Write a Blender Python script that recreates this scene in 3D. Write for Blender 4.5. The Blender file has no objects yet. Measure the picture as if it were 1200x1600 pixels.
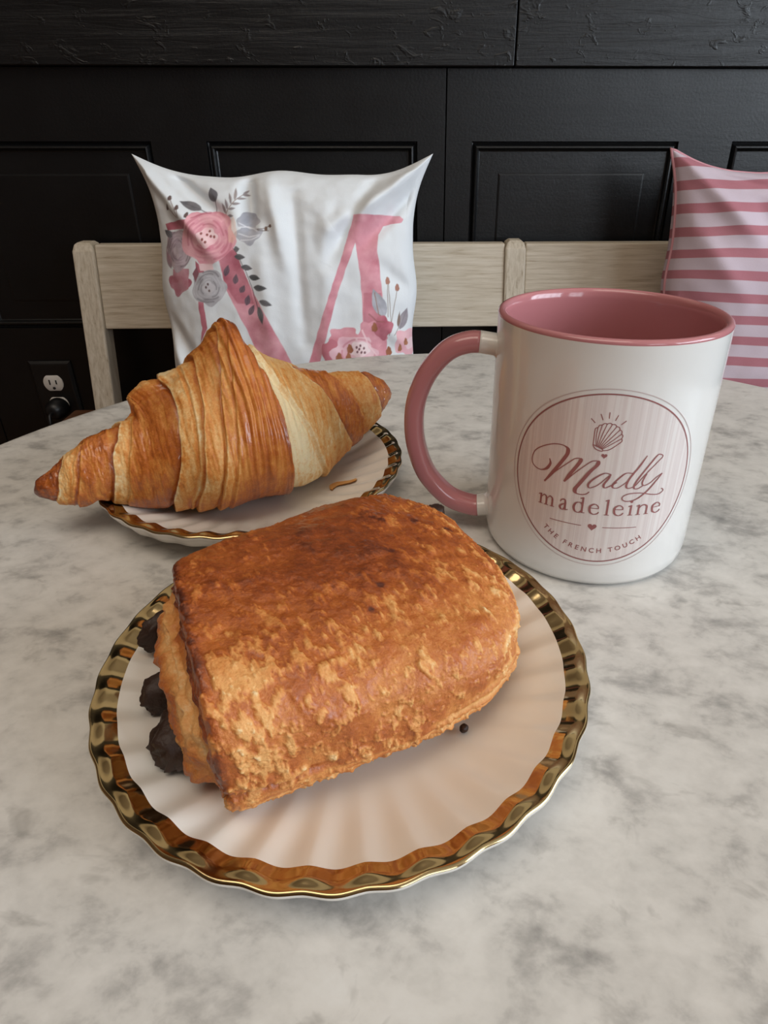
import bpy, math, random
import numpy as np
from mathutils import Vector, Matrix

C = bpy.context.scene.collection
scene = bpy.context.scene

# ------------------------------------------------------------------ camera
cam_d = bpy.data.cameras.new('camera')
cam = bpy.data.objects.new('camera', cam_d)
C.objects.link(cam)
cam.location = (0, 0, 0.1479)
cam.rotation_euler = (math.pi / 2 - 0.4892, 0, 0)
cam_d.sensor_fit = 'VERTICAL'
cam_d.sensor_height = 24.0
cam_d.sensor_width = 18.0
cam_d.lens = 985.0 / 1600.0 * 24.0
cam_d.shift_x = -49.0 / 1600.0
cam_d.shift_y = -51.0 / 1600.0
cam_d.clip_start = 0.01
scene.camera = cam

# ------------------------------------------------------------------ world, lights, exposure
world = bpy.data.worlds.new('world')
scene.world = world
world.use_nodes = True
world.node_tree.nodes['Background'].inputs[0].default_value = (0.55, 0.66, 0.85, 1)
world.node_tree.nodes['Background'].inputs[1].default_value = 0.6

def area(name, loc, aim, sx, sy, power, col):
    d = bpy.data.lights.new(name, 'AREA')
    d.shape = 'RECTANGLE'; d.size = sx; d.size_y = sy
    d.energy = power; d.color = col
    o = bpy.data.objects.new(name, d); C.objects.link(o)
    o.location = loc
    o.rotation_euler = (Vector(aim) - Vector(loc)).to_track_quat('-Z', 'Y').to_euler()
    return o
area('window_daylight', (2.46, -0.85, 0.85), (0, -0.85, 0.75), 2.3, 1.5, 92, (0.80, 0.90, 1.0))
area('shopfront_daylight', (1.85, -3.06, 0.9), (1.85, 0, 0.9), 1.2, 1.5, 26, (0.86, 0.93, 1.0))
area('ceiling_light', (-0.35, -0.35, 1.94), (-0.35, -0.35, 0), 1.5, 1.1, 15, (1.0, 0.88, 0.74))
scene.view_settings.view_transform = 'Standard'
scene.view_settings.look = 'None'
scene.view_settings.gamma = 1.0
scene.view_settings.use_curve_mapping = False
scene.view_settings.exposure = 0.12
scene.cycles.max_bounces = 8
scene.cycles.caustics_reflective = False
scene.cycles.caustics_refractive = False

# ------------------------------------------------------------------ helpers
def lin(r, g, b):
    f = lambda c: (c / 12.92 if c <= 0.04045 else ((c + 0.055) / 1.055) ** 2.4)
    return (f(r / 255), f(g / 255), f(b / 255), 1.0)

def sm(x):
    x = np.clip(x, 0, 1)
    return x * x * (3 - 2 * x)

_rng = np.random.default_rng(7)
_perm = np.concatenate([_rng.permutation(256)] * 3)
_grad = _rng.normal(size=(256, 3)); _grad /= np.linalg.norm(_grad, axis=1)[:, None]

def perlin(P):
    P = np.asarray(P, float)
    sh = P.shape[:-1]
    P = P.reshape(-1, 3)
    I = np.floor(P).astype(int); F = P - I
    I &= 255
    w = F * F * F * (F * (F * 6 - 15) + 10)
    out = np.zeros(len(P))
    for dx in (0, 1):
        for dy in (0, 1):
            for dz in (0, 1):
                h = _perm[_perm[_perm[I[:, 0] + dx] + I[:, 1] + dy] + I[:, 2] + dz]
                g = _grad[h]
                d = g[:, 0] * (F[:, 0] - dx) + g[:, 1] * (F[:, 1] - dy) + g[:, 2] * (F[:, 2] - dz)
                ww = (w[:, 0] if dx else 1 - w[:, 0]) * (w[:, 1] if dy else 1 - w[:, 1]) * (w[:, 2] if dz else 1 - w[:, 2])
                out += ww * d
    return out.reshape(sh) * 1.5

def fbm(P, octs=4, gain=0.5):
    a, s, t = 1.0, 0.0, 0.0
    out = 0
    P = np.asarray(P, float)
    for i in range(octs):
        out = out + a * perlin(P * (2 ** i) + 17.3 * i)
        t += a; a *= gain
    return out / t

def tag(o, label=None, cat=None, group=None, kind=None):
    if label: o['label'] = label
    if cat: o['category'] = cat
    if group: o['group'] = group
    if kind: o['kind'] = kind
    return o

def empty(name, loc=(0, 0, 0), rz=0.0, label=None, cat=None, group=None, kind=None):
    o = bpy.data.objects.new(name, None); C.objects.link(o)
    o.empty_display_size = 0.02
    o.location = loc; o.rotation_euler = (0, 0, rz)
    return tag(o, label, cat, group, kind)

def link(name, me, mat=None, parent=None):
    o = bpy.data.objects.new(name, me); C.objects.link(o)
    if mat: me.materials.append(mat)
    if parent: o.parent = parent
    return o

def mesh_np(name, V, F, mat=None, parent=None, smooth=True, attrs=None):
    """V (n,3); F (m,4) or (m,3) int array or list of lists"""
    me = bpy.data.meshes.new(name)
    V = np.asarray(V, np.float32).reshape(-1, 3)
    if isinstance(F, list):
        me.from_pydata(V.tolist(), [], F)
    else:
        F = np.asarray(F, np.int32); k = F.shape[1]
        me.vertices.add(len(V)); me.vertices.foreach_set('co', V.ravel())
        me.loops.add(F.size); me.loops.foreach_set('vertex_index', F.ravel())
        me.polygons.add(len(F)); me.polygons.foreach_set('loop_start', np.arange(0, F.size, k, dtype=np.int32))
        try:
            me.polygons.foreach_set('loop_total', np.full(len(F), k, np.int32))
        except Exception:
            pass
    me.update(calc_edges=True)
    me.validate()
    if smooth:
        me.polygons.foreach_set('use_smooth', np.ones(len(me.polygons), bool))
    for an, (typ, arr) in (attrs or {}).items():
        a = me.attributes.new(an, typ, 'POINT')
        if typ == 'FLOAT':
            a.data.foreach_set('value', np.asarray(arr, np.float32).ravel())
        else:
            a.data.foreach_set('color', np.asarray(arr, np.float32).ravel())
    return link(name, me, mat, parent)

def grid_faces(nu, nv, wrap_v=False, flip=False, wrap_u=False):
    i = np.arange(nu if wrap_u else nu - 1); j = np.arange(nv if wrap_v else nv - 1)
    I, J = np.meshgrid(i, j, indexing='ij')
    J2 = (J + 1) % nv; I2 = (I + 1) % nu
    F = np.stack([I * nv + J, I2 * nv + J, I2 * nv + J2, I * nv + J2], -1).reshape(-1, 4)
    return F[:, ::-1] if flip else F

def grid_normals(P, wrap_v=True):
    du = np.gradient(P, axis=0)
    if wrap_v:
        dv = (np.roll(P, -1, 1) - np.roll(P, 1, 1)) / 2
    else:
        dv = np.gradient(P, axis=1)
    n = np.cross(du, dv)
    return n / np.maximum(np.linalg.norm(n, axis=-1, keepdims=True), 1e-12)

def box_vf(x0, x1, y0, y1, z0, z1):
    V = [(x, y, z) for x in (x0, x1) for y in (y0, y1) for z in (z0, z1)]
    F = [[0, 1, 3, 2], [4, 6, 7, 5], [0, 4, 5, 1], [2, 3, 7, 6], [0, 2, 6, 4], [1, 5, 7, 3]]
    return V, F

def box(name, x0, x1, y0, y1, z0, z1, mat, parent=None, bevel=0.0, seg=2):
    V, F = box_vf(x0, x1, y0, y1, z0, z1)
    o = mesh_np(name, V, F, mat, parent, smooth=bevel > 0)
    if bevel:
        m = o.modifiers.new('bevel', 'BEVEL'); m.width = bevel; m.segments = seg; m.limit_method = 'NONE'
        m.harden_normals = True
    return o

def lathe_pts(prof, n):
    prof = np.asarray(prof, float)
    t = np.linspace(0, 2 * np.pi, n, endpoint=False)
    return np.stack([prof[:, 0][:, None] * np.cos(t), prof[:, 0][:, None] * np.sin(t), np.repeat(prof[:, 1][:, None], n, 1)], -1)

def lathe(name, prof, n, mat, parent=None):
    P = lathe_pts(prof, n)
    return mesh_np(name, P, grid_faces(len(prof), n, True), mat, parent)

def catmull(pts, n=12, closed=False):
    p = np.asarray(pts, float)
    if closed:
        q = np.vstack([p[-1], p, p[0], p[1]])
    else:
        q = np.vstack([2 * p[0] - p[1], p, 2 * p[-1] - p[-2]])
    out = []
    t = np.linspace(0, 1, n, endpoint=False)[:, None]
    for i in range(1, len(q) - 2):
        a, b, c, d = q[i - 1], q[i], q[i + 1], q[i + 2]
        out.append(0.5 * (2 * b + (c - a) * t + (2 * a - 5 * b + 4 * c - d) * t * t + (3 * b - 3 * c + d - a) * t ** 3))
    if not closed:
        out.append(p[-1:])
    return np.vstack(out)

def tube(name, pts, rad, n, mat, parent=None, ell=None, up=(0, 0, 1), caps=True):
    """sweep; rad scalar or array; ell = (a,b) half sizes along (side, normal-in-plane)"""
    p = np.asarray(pts, float); m = len(p)
    t = np.gradient(p, axis=0); t /= np.linalg.norm(t, axis=1)[:, None]
    up = np.asarray(up, float)
    side = np.cross(t, up); side /= np.maximum(np.linalg.norm(side, axis=1)[:, None], 1e-9)
    nor = np.cross(side, t)
    th = np.linspace(0, 2 * np.pi, n, endpoint=False)
    rad = np.broadcast_to(np.asarray(rad, float), (m,))
    a, b = ell if ell else (1, 1)
    P = p[:, None] + rad[:, None, None] * (a * np.cos(th)[None, :, None] * side[:, None] + b * np.sin(th)[None, :, None] * nor[:, None])
    if caps:
        P = np.concatenate([np.repeat(p[:1][:, None], n, 1), P, np.repeat(p[-1:][:, None], n, 1)], 0)
    return mesh_np(name, P, grid_faces(len(P), n, True, flip=True), mat, parent)

# ------------------------------------------------------------------ materials
def new_mat(name):
    m = bpy.data.materials.new(name); m.use_nodes = True
    nt = m.node_tree
    return m, nt, nt.nodes['Principled BSDF']

def N(nt, typ, **kw):
    n = nt.nodes.new(typ)
    for k, v in kw.items():
        if k.startswith('i_'):
            n.inputs[k[2:].replace('_', ' ')].default_value = v
        else:
            setattr(n, k, v)
    return n

def plain(name, col, rough=0.5, metal=0.0, coat=0.0, spec=0.5, emit=None):
    m, nt, b = new_mat(name)
    b.inputs['Base Color'].default_value = col
    b.inputs['Roughness'].default_value = rough
    b.inputs['Metallic'].default_value = metal
    b.inputs['Coat Weight'].default_value = coat
    b.inputs['Specular IOR Level'].default_value = spec
    if emit:
        b.inputs['Emission Color'].default_value = emit[0]
        b.inputs['Emission Strength'].default_value = emit[1]
    return m

def noise_node(nt, scale, detail=4, rough=0.55, vec=None, dist=0.0):
    n = N(nt, 'ShaderNodeTexNoise')
    n.inputs['Scale'].default_value = scale; n.inputs['Detail'].default_value = detail
    n.inputs['Roughness'].default_value = rough; n.inputs['Distortion'].default_value = dist
    if vec is not None: nt.links.new(vec, n.inputs['Vector'])
    return n

def obj_vec(nt, scale=(1, 1, 1)):
    tc = N(nt, 'ShaderNodeTexCoord'); mp = N(nt, 'ShaderNodeMapping')
    mp.inputs['Scale'].default_value = scale
    nt.links.new(tc.outputs['Object'], mp.inputs['Vector'])
    return mp.outputs['Vector']

def ramp(nt, fac, stops, interp='LINEAR'):
    r = N(nt, 'ShaderNodeValToRGB'); cr = r.color_ramp; cr.interpolation = interp
    while len(cr.elements) > 1: cr.elements.remove(cr.elements[-1])
    cr.elements[0].position = stops[0][0]; cr.elements[0].color = stops[0][1]
    for p, c in stops[1:]:
        e = cr.elements.new(p); e.color = c
    nt.links.new(fac, r.inputs['Fac'])
    return r.outputs['Color']

def mixc(nt, fac, a, b, mode='MIX'):
    m = N(nt, 'ShaderNodeMix', data_type='RGBA', blend_type=mode)
    for s, v in ((0, fac), (6, a), (7, b)):
        if hasattr(v, 'is_output') or isinstance(v, bpy.types.NodeSocket): nt.links.new(v, m.inputs[s])
        else: m.inputs[s].default_value = v
    return m.outputs[2]

def math_n(nt, op, a, b=0.0, clamp=False):
    m = N(nt, 'ShaderNodeMath', operation=op); m.use_clamp = clamp
    for s, v in ((0, a), (1, b)):
        if isinstance(v, bpy.types.NodeSocket): nt.links.new(v, m.inputs[s])
        else: m.inputs[s].default_value = v
    return m.outputs[0]

def bump(nt, bsdf, height, strength, dist, prev=None):
    b = N(nt, 'ShaderNodeBump'); b.inputs['Strength'].default_value = strength; b.inputs['Distance'].default_value = dist
    nt.links.new(height, b.inputs['Height'])
    if prev is not None: nt.links.new(prev, b.inputs['Normal'])
    nt.links.new(b.outputs['Normal'], bsdf.inputs['Normal'])
    return b.outputs['Normal']

# black paint
def black_paint(name, grain):
    m, nt, b = new_mat(name)
    b.inputs['Base Color'].default_value = lin(11, 11, 12)
    b.inputs['Specular IOR Level'].default_value = 0.45
    v = obj_vec(nt)
    n1 = noise_node(nt, 260, 3, 0.6, v)
    n2 = noise_node(nt, 14, 4, 0.6, obj_vec(nt, (1, 1, 1)))
    r = N(nt, 'ShaderNodeMapRange'); nt.links.new(n2.outputs['Fac'], r.inputs['Value'])
    r.inputs['To Min'].default_value = 0.30; r.inputs['To Max'].default_value = 0.46
    nt.links.new(r.outputs[0], b.inputs['Roughness'])
    p = bump(nt, b, n1.outputs['Fac'], 0.35, 0.0006)
    if grain:
        n3 = noise_node(nt, 9, 6, 0.65, obj_vec(nt, (0.55, 1, 9)), 1.2)
        p = bump(nt, b, n3.outputs['Fac'], 0.55, 0.0026, p)
        n4 = noise_node(nt, 38, 3, 0.6, obj_vec(nt, (1, 1, 1.6)), 0.6)
        p = bump(nt, b, ramp(nt, n4.outputs['Fac'], [(0.60, (0, 0, 0, 1)), (0.72, (1, 1, 1, 1))]), 0.5, 0.0012, p)
    else:
        n3 = noise_node(nt, 6, 4, 0.6, obj_vec(nt, (0.6, 1, 6)))
        p = bump(nt, b, n3.outputs['Fac'], 0.25, 0.0015, p)
    return m
M_black = black_paint('black_paint', False)
M_black_grain = black_paint('black_paint_on_boards', True)

# marble
def marble():
    m, nt, b = new_mat('marble')
    tc = N(nt, 'ShaderNodeTexCoord'); mp = N(nt, 'ShaderNodeMapping')
    mp.inputs['Rotation'].default_value = (0, 0, 0.6); mp.inputs['Scale'].default_value = (1.0, 1.4, 1)
    nt.links.new(tc.outputs['Object'], mp.inputs['Vector']); v = mp.outputs['Vector']
    n1 = noise_node(nt, 56, 5, 0.58, v, 0.3)
    n2 = noise_node(nt, 150, 4, 0.6, v, 0.2)
    n3 = noise_node(nt, 9, 3, 0.5, v, 0.6)
    f = math_n(nt, 'ADD', math_n(nt, 'MULTIPLY', n1.outputs['Fac'], 0.66), math_n(nt, 'MULTIPLY', n2.outputs['Fac'], 0.34))
    f = math_n(nt, 'ADD', f, math_n(nt, 'MULTIPLY', math_n(nt, 'SUBTRACT', n3.outputs['Fac'], 0.5), 0.32))
    c = ramp(nt, f, [(0.28, lin(146, 144, 141)), (0.38, lin(178, 175, 171)), (0.47, lin(203, 200, 195)), (0.58, lin(214, 211, 206)), (0.72, lin(220, 218, 214))])
    n4 = noise_node(nt, 60, 4, 0.6, mp.outputs['Vector'], 0.5)
    fl = ramp(nt, n4.outputs['Fac'], [(0.60, (0, 0, 0, 1)), (0.72, (1, 1, 1, 1))])
    c = mixc(nt, math_n(nt, 'MULTIPLY', fl, 0.48), c, lin(138, 134, 129))
    nt.links.new(c, b.inputs['Base Color'])
    b.inputs['Roughness'].default_value = 0.36
    b.inputs['Specular IOR Level'].default_value = 0.35
    n5 = noise_node(nt, 500, 2, 0.5, tc.outputs['Object'])
    bump(nt, b, n5.outputs['Fac'], 0.08, 0.0002)
    return m
M_marble = marble()

M_white = plain('white_glaze', lin(226, 224, 220), 0.12, coat=0.2)
M_pink_glaze = plain('pink_glaze', lin(186, 122, 125), 0.12, coat=0.2)
M_china = plain('white_china', lin(230, 225, 217), 0.22, coat=0.2)

def gold():
    m, nt, b = new_mat('gold_rim')
    b.inputs['Base Color'].default_value = (0.52, 0.39, 0.20, 1)
    b.inputs['Metallic'].default_value = 1.0
    b.inputs['Roughness'].default_value = 0.13
    n = noise_node(nt, 160, 3, 0.5, obj_vec(nt))
    bump(nt, b, n.outputs['Fac'], 0.12, 0.0006)
    return m
M_gold = gold()

def pastry(name, stops, coat, scale_fine, bump_d):
    m, nt, b = new_mat(name)
    at = N(nt, 'ShaderNodeAttribute', attribute_name='bake')
    v = obj_vec(nt)
    n1 = noise_node(nt, scale_fine, 5, 0.65, v)
    n2 = noise_node(nt, scale_fine * 4, 3, 0.6, v)
    f = math_n(nt, 'ADD', at.outputs['Fac'], math_n(nt, 'MULTIPLY', math_n(nt, 'SUBTRACT', n1.outputs['Fac'], 0.5), 0.34))
    f = math_n(nt, 'ADD', f, math_n(nt, 'MULTIPLY', math_n(nt, 'SUBTRACT', n2.outputs['Fac'], 0.5), 0.20), True)
    nt.links.new(ramp(nt, f, stops), b.inputs['Base Color'])
    rr = N(nt, 'ShaderNodeMapRange'); nt.links.new(f, rr.inputs['Value'])
    rr.inputs['From Min'].default_value = 0.25; rr.inputs['From Max'].default_value = 0.75
    rr.inputs['To Min'].default_value = 0.62; rr.inputs['To Max'].default_value = 0.40
    nt.links.new(rr.outputs[0], b.inputs['Roughness'])
    cw = N(nt, 'ShaderNodeMapRange'); nt.links.new(f, cw.inputs['Value'])
    cw.inputs['From Min'].default_value = 0.4; cw.inputs['From Max'].default_value = 0.75
    cw.inputs['To Min'].default_value = 0.0; cw.inputs['To Max'].default_value = coat
    nt.links.new(cw.outputs[0], b.inputs['Coat Weight'])
    b.inputs['Coat Roughness'].default_value = 0.10
    b.inputs['Subsurface Weight'].default_value = 0.08
    b.inputs['Subsurface Radius'].default_value = (1.0, 0.45, 0.15)
    b.inputs['Subsurface Scale'].default_value = 0.002
    n3 = noise_node(nt, scale_fine * 2.2, 5, 0.62, v)
    bump(nt, b, n3.outputs['Fac'], 0.55, bump_d)
    return m
M_croissant = pastry('croissant_crust', [(0.0, lin(232, 214, 172)), (0.22, lin(219, 172, 110)), (0.42, lin(206, 136, 62)), (0.60, lin(184, 100, 30)), (0.78, lin(148, 70, 16)), (1.0, lin(92, 38, 12))], 1.0, 420, 0.0005)
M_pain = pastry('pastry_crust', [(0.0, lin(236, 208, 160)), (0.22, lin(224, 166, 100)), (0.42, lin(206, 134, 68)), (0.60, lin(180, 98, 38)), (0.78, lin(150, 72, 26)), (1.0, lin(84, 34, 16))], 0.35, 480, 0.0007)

def choc():
    m, nt, b = new_mat('dark_chocolate')
    b.inputs['Base Color'].default_value = lin(50, 30, 20); b.inputs['Roughness'].default_value = 0.55
    n = noise_node(nt, 420, 4, 0.6, obj_vec(nt))
    bump(nt, b, n.outputs['Fac'], 0.7, 0.0008)
    return m
M_choc = choc()

def whitewash(name, axis):
    m, nt, b = new_mat(name)
    sc = {'x': (1.6, 30, 30), 'z': (30, 30, 1.6)}[axis]
    n = noise_node(nt, 9, 6, 0.65, obj_vec(nt, sc), 0.4)
    n2 = noise_node(nt, 5, 3, 0.5, obj_vec(nt))
    c = ramp(nt, n.outputs['Fac'], [(0.28, lin(156, 140, 118)), (0.42, lin(198, 186, 166)), (0.60, lin(218, 208, 191)), (0.75, lin(226, 218, 205))])
    c = mixc(nt, math_n(nt, 'MULTIPLY', n2.outputs['Fac'], 0.45), c, lin(186, 170, 146))
    nt.links.new(c, b.inputs['Base Color'])
    b.inputs['Roughness'].default_value = 0.55
    bump(nt, b, n.outputs['Fac'], 0.3, 0.0008)
    return m
M_wash_x = whitewash('whitewashed_wood', 'x')
M_wash_z = whitewash('whitewashed_upright_wood', 'z')

def wood(name, a, bcol, rough=0.5, sc=(3, 40, 40)):
    m, nt, b = new_mat(name)
    n = noise_node(nt, 4, 6, 0.6, obj_vec(nt, sc), 0.6)
    nt.links.new(ramp(nt, n.outputs['Fac'], [(0.3, a), (0.7, bcol)]), b.inputs['Base Color'])
    b.inputs['Roughness'].default_value = rough
    return m
M_brown = wood('brown_wood', lin(76, 48, 30), lin(108, 70, 44))
M_floor = wood('floor_wood', lin(96, 70, 48), lin(138, 104, 74), 0.45, (1.5, 12, 1))
M_iron = plain('black_iron', lin(24, 24, 25), 0.45, spec=0.4)
M_plastic_black = plain('black_plastic', lin(16, 16, 17), 0.4)
M_plastic_white = plain('white_plastic', lin(214, 208, 200), 0.4)
M_slot = plain('dark_slot', lin(18, 14, 12), 0.7)
M_metal = plain('steel', lin(170, 168, 165), 0.3, metal=1.0)
M_wallpaint = plain('warm_wall_paint', lin(122, 96, 76), 0.8)
M_upper = plain('cream_wall_paint', lin(206, 196, 178), 0.8)
M_ceiling = plain('ceiling_paint', lin(196, 184, 168), 0.9)
M_frame = plain('window_frame_paint', lin(225, 225, 222), 0.5)

def fabric_attr(name):
    m, nt, b = new_mat(name)
    at = N(nt, 'ShaderNodeAttribute', attribute_name='print')
    nt.links.new(at.outputs['Color'], b.inputs['Base Color'])
    b.inputs['Roughness'].default_value = 0.9
    b.inputs['Specular IOR Level'].default_value = 0.15
    b.inputs['Sheen Weight'].default_value = 0.1
    n = noise_node(nt, 900, 2, 0.6, obj_vec(nt))
    n2 = noise_node(nt, 40, 3, 0.5, obj_vec(nt))
    p = bump(nt, b, n.outputs['Fac'], 0.25, 0.0006)
    bump(nt, b, n2.outputs['Fac'], 0.2, 0.003, p)
    return m
M_print = fabric_attr('printed_cotton')

def stripe_fabric():
    m, nt, b = new_mat('striped_cotton')
    at = N(nt, 'ShaderNodeAttribute', attribute_name='weave')
    f = math_n(nt, 'FRACT', at.outputs['Fac'])
    c = ramp(nt, f, [(0.0, lin(178, 115, 125)), (0.395, lin(178, 115, 125)), (0.42, lin(208, 195, 205)), (0.975, lin(208, 195, 205)), (1.0, lin(178, 115, 125))])
    n0 = noise_node(nt, 300, 3, 0.6, obj_vec(nt, (1, 1, 3)))
    c = mixc(nt, math_n(nt, 'MULTIPLY', n0.outputs['Fac'], 0.22), c, lin(196, 150, 160))
    nt.links.new(c, b.inputs['Base Color'])
    b.inputs['Roughness'].default_value = 0.9; b.inputs['Specular IOR Level'].default_value = 0.15
    n = noise_node(nt, 900, 2, 0.6, obj_vec(nt))
    bump(nt, b, n.outputs['Fac'], 0.25, 0.0006)
    return m
M_stripe = stripe_fabric()
M_piping = plain('pink_piping', lin(206, 150, 158), 0.85, spec=0.2)
M_ink = plain('rose_ink', lin(150, 92, 91), 0.35)
M_ink_pale = plain('pale_rose_ink', lin(196, 172, 170), 0.35)
def disc_print():
    m, nt, b = new_mat('pale_pink_striped_print')
    at = N(nt, 'ShaderNodeAttribute', attribute_name='weave')
    n = N(nt, 'ShaderNodeTexNoise', noise_dimensions='1D'); n.inputs['Scale'].default_value = 0.34; n.inputs['Detail'].default_value = 3
    nt.links.new(at.outputs['Fac'], n.inputs['W'])
    nt.links.new(ramp(nt, n.outputs['Fac'], [(0.38, lin(226, 216, 212)), (0.5, lin(215, 202, 198)), (0.62, lin(226, 218, 214))]), b.inputs['Base Color'])
    b.inputs['Roughness'].default_value = 0.15; b.inputs['Coat Weight'].default_value = 0.2
    return m
M_disc = disc_print()

# ------------------------------------------------------------------ room
FLOOR = -0.70
YAW = 0.027
def quad_wall(name, V, F, mat, label):
    o = mesh_np(name, V, F, mat, None, smooth=False)
    return tag(o, label, 'wall' if 'wall' in name else name, kind='structure')

fl = box('floor', -2.6, 2.5, -3.1, 1.25, FLOOR - 0.05, FLOOR, M_floor)
tag(fl, 'brown wooden floor under the cafe table and bench', 'floor', kind='structure')
ce = box('ceiling', -2.6, 2.5, -3.1, 1.25, 1.95, 2.0, M_ceiling)
tag(ce, 'pale ceiling over the cafe', 'ceiling', kind='structure')
wl = box('wall_left', -2.65, -2.6, -3.1, 1.3, FLOOR, 1.95, M_wallpaint)
tag(wl, 'warm painted wall on the left of the cafe', 'wall', kind='structure')

def wall_with_hole(name, axis, pos, thick, a0, a1, h0, h1, z0, z1, mat, label):
    """wall plane at axis=pos, spanning a0..a1, hole h0..h1 x z0..z1"""
    V = []; F = []
    def add(p0, p1, q0, q1):
        if axis == 'x': v, f = box_vf(pos, pos + thick, p0, p1, q0, q1)
        else: v, f = box_vf(p0, p1, pos, pos + thick, q0, q1)
        k = len(V); V.extend(v); F.extend([[i + k for i in q] for q in f])
    add(a0, h0, FLOOR, 1.95); add(h1, a1, FLOOR, 1.95); add(h0, h1, FLOOR, z0); add(h0, h1, z1, 1.95)
    return tag(mesh_np(name, V, F, mat, None, smooth=False), label, 'wall', kind='structure')
wall_with_hole('wall_right', 'x', 2.5, 0.06, -3.1, 1.3, -2.0, 0.3, 0.0, 1.5, M_wallpaint, 'wall on the right with the large daylight window')
wall_with_hole('wall_front', 'y', -3.16, 0.06, -2.6, 2.5, 1.25, 2.45, 0.15, 1.65, M_wallpaint, 'shopfront wall behind the photographer')

def window(name, axis, pos, a0, a1, z0, z1, n, label):
    V = []; F = []
    def add(p0, p1, q0, q1):
        if axis == 'x': v, f = box_vf(pos - 0.02, pos + 0.02, p0, p1, q0, q1)
        else: v, f = box_vf(p0, p1, pos - 0.02, pos + 0.02, q0, q1)
        k = len(V); V.extend(v); F.extend([[i + k for i in q] for q in f])
    add(a0, a0 + .05, z0, z1); add(a1 - .05, a1, z0, z1); add(a0, a1, z0, z0 + .05); add(a0, a1, z1 - .05, z1)
    for i in range(1, n):
        x = a0 + (a1 - a0) * i / n; add(x - .02, x + .02, z0, z1)
    zm = z0 + (z1 - z0) * .68; add(a0, a1, zm - .02, zm + .02)
    return tag(mesh_np(name, V, F, M_frame, None, smooth=False), label, 'window', kind='structure')
window('window_1', 'x', 2.42, -2.0, 0.3, 0.0, 1.5, 5, 'white framed daylight window in the wall on the right')
window('window_2', 'y', -2.99, 1.25, 2.45, 0.15, 1.65, 3, 'white framed shopfront window behind the photographer')

# black panelled back wall; local x along the wall, y away from the room
WB = empty('wall_back', (0, 1.05, 0), YAW, 'black painted panelled wall behind the bench', 'wall', kind='structure')
S0, S1 = -2.45, 2.35
box('wall_core', S0, S1, 0.03, 0.10, FLOOR, 1.95, M_black, WB)
# long rough boards above the panelling
rnd = random.Random(3)
for (a, b, z0, z1) in ((S0, 0.1365, 0.2425, 0.452), (0.138, S1, 0.2425, 0.4515), (S0, -0.62, 0.4545, 0.664), (-0.6185, S1, 0.4545, 0.664),
                       (S0, 0.9, 0.667, 0.876), (0.9015, S1, 0.667, 0.876)):
    box('plank', a, b, -0.014 + rnd.uniform(-.0006, .0006), 0.029, z0, z1, M_black_grain, WB, 0.0016)
box('upper_wall', S0, S1, -0.004, 0.029, 0.878, 1.95, M_upper, WB)
# panelled leaves below: frame with two sunk panels each
PW, PT, PB = 0.308, 0.151, -0.12
def leaf(s0, s1, p_list):
    zt, zb = 0.2415, -0.33
    V = []; F = []
    def r(x0, x1, z0, z1):
        k = len(V)
        V.extend([(x0, 0, z0), (x1, 0, z0), (x1, 0, z1), (x0, 0, z1)]); F.append([k, k + 1, k + 2, k + 3])
    xs = [s0] + [e for p in p_list for e in p] + [s1]
    r(s0, s1, PT, zt); r(s0, s1, zb, PB)
    for i in range(0, len(xs), 2): r(xs[i], xs[i + 1], PB, PT)
    # edges of the leaf turn back
    k = len(V)
    V.extend([(s0, 0, zb), (s0, 0, zt), (s1, 0, zt), (s1, 0, zb), (s0 - .0006, .028, zb), (s0 - .0006, .028, zt), (s1 + .0006, .028, zt), (s1 + .0006, .028, zb)])
    F.extend([[k, k + 1, k + 5, k + 4], [k + 1, k + 2, k + 6, k + 5], [k + 2, k + 3, k + 7, k + 6]])
    mesh_np('panel_frame', V, F, M_black, WB, smooth=False)
    for (a, b) in p_list:
        prof = [(0, 0), (0.0012, .0050), (0.0028, .0058), (0.0045, .0030), (.0065, -.0012), (.0085, -.0018), (.0105, .0005), (.0120, .0052), (.0135, .0062), (.0425, .0062), (.0430, .0054), (.0455, .0048), (.049, .0048)]
        Vp = []
        for ins, d in prof:
            Vp.extend([(a + ins, d, PB + ins), (b - ins, d, PB + ins), (b - ins, d, PT - ins), (a + ins, d, PT - ins)])
        Fp = []
        for i in range(len(prof) - 1):
            for j in range(4):
                j2 = (j + 1) % 4
                Fp.append([i * 4 + j, i * 4 + j2, i * 4 + 4 + j2, i * 4 + 4 + j])
        Fp.append([len(Vp) - 4, len(Vp) - 3, len(Vp) - 2, len(Vp) - 1])
        mesh_np('panel', Vp, Fp, M_black, WB, smooth=False)
for k in range(-3, 3):
    s0 = 0.0445 + 0.776 * k
    a = 0.083 + 0.776 * k
    lo, hi = max(s0 + .001, S0), min(s0 + 0.775, S1)
    pl = [(a, a + PW), (a + .388, a + .388 + PW)]
    pl = [p for p in pl if p[0] > lo + .01 and p[1] < hi - .01]
    if hi - lo > .1: leaf(lo, hi, pl)
box('lower_wall', S0, S1, 0.0, 0.029, FLOOR + .12, -0.332, M_black, WB)
bb = box('baseboard_back', S0, S1, -0.016, 0.0, FLOOR, FLOOR + .12, M_black, WB, 0.003)

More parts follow.
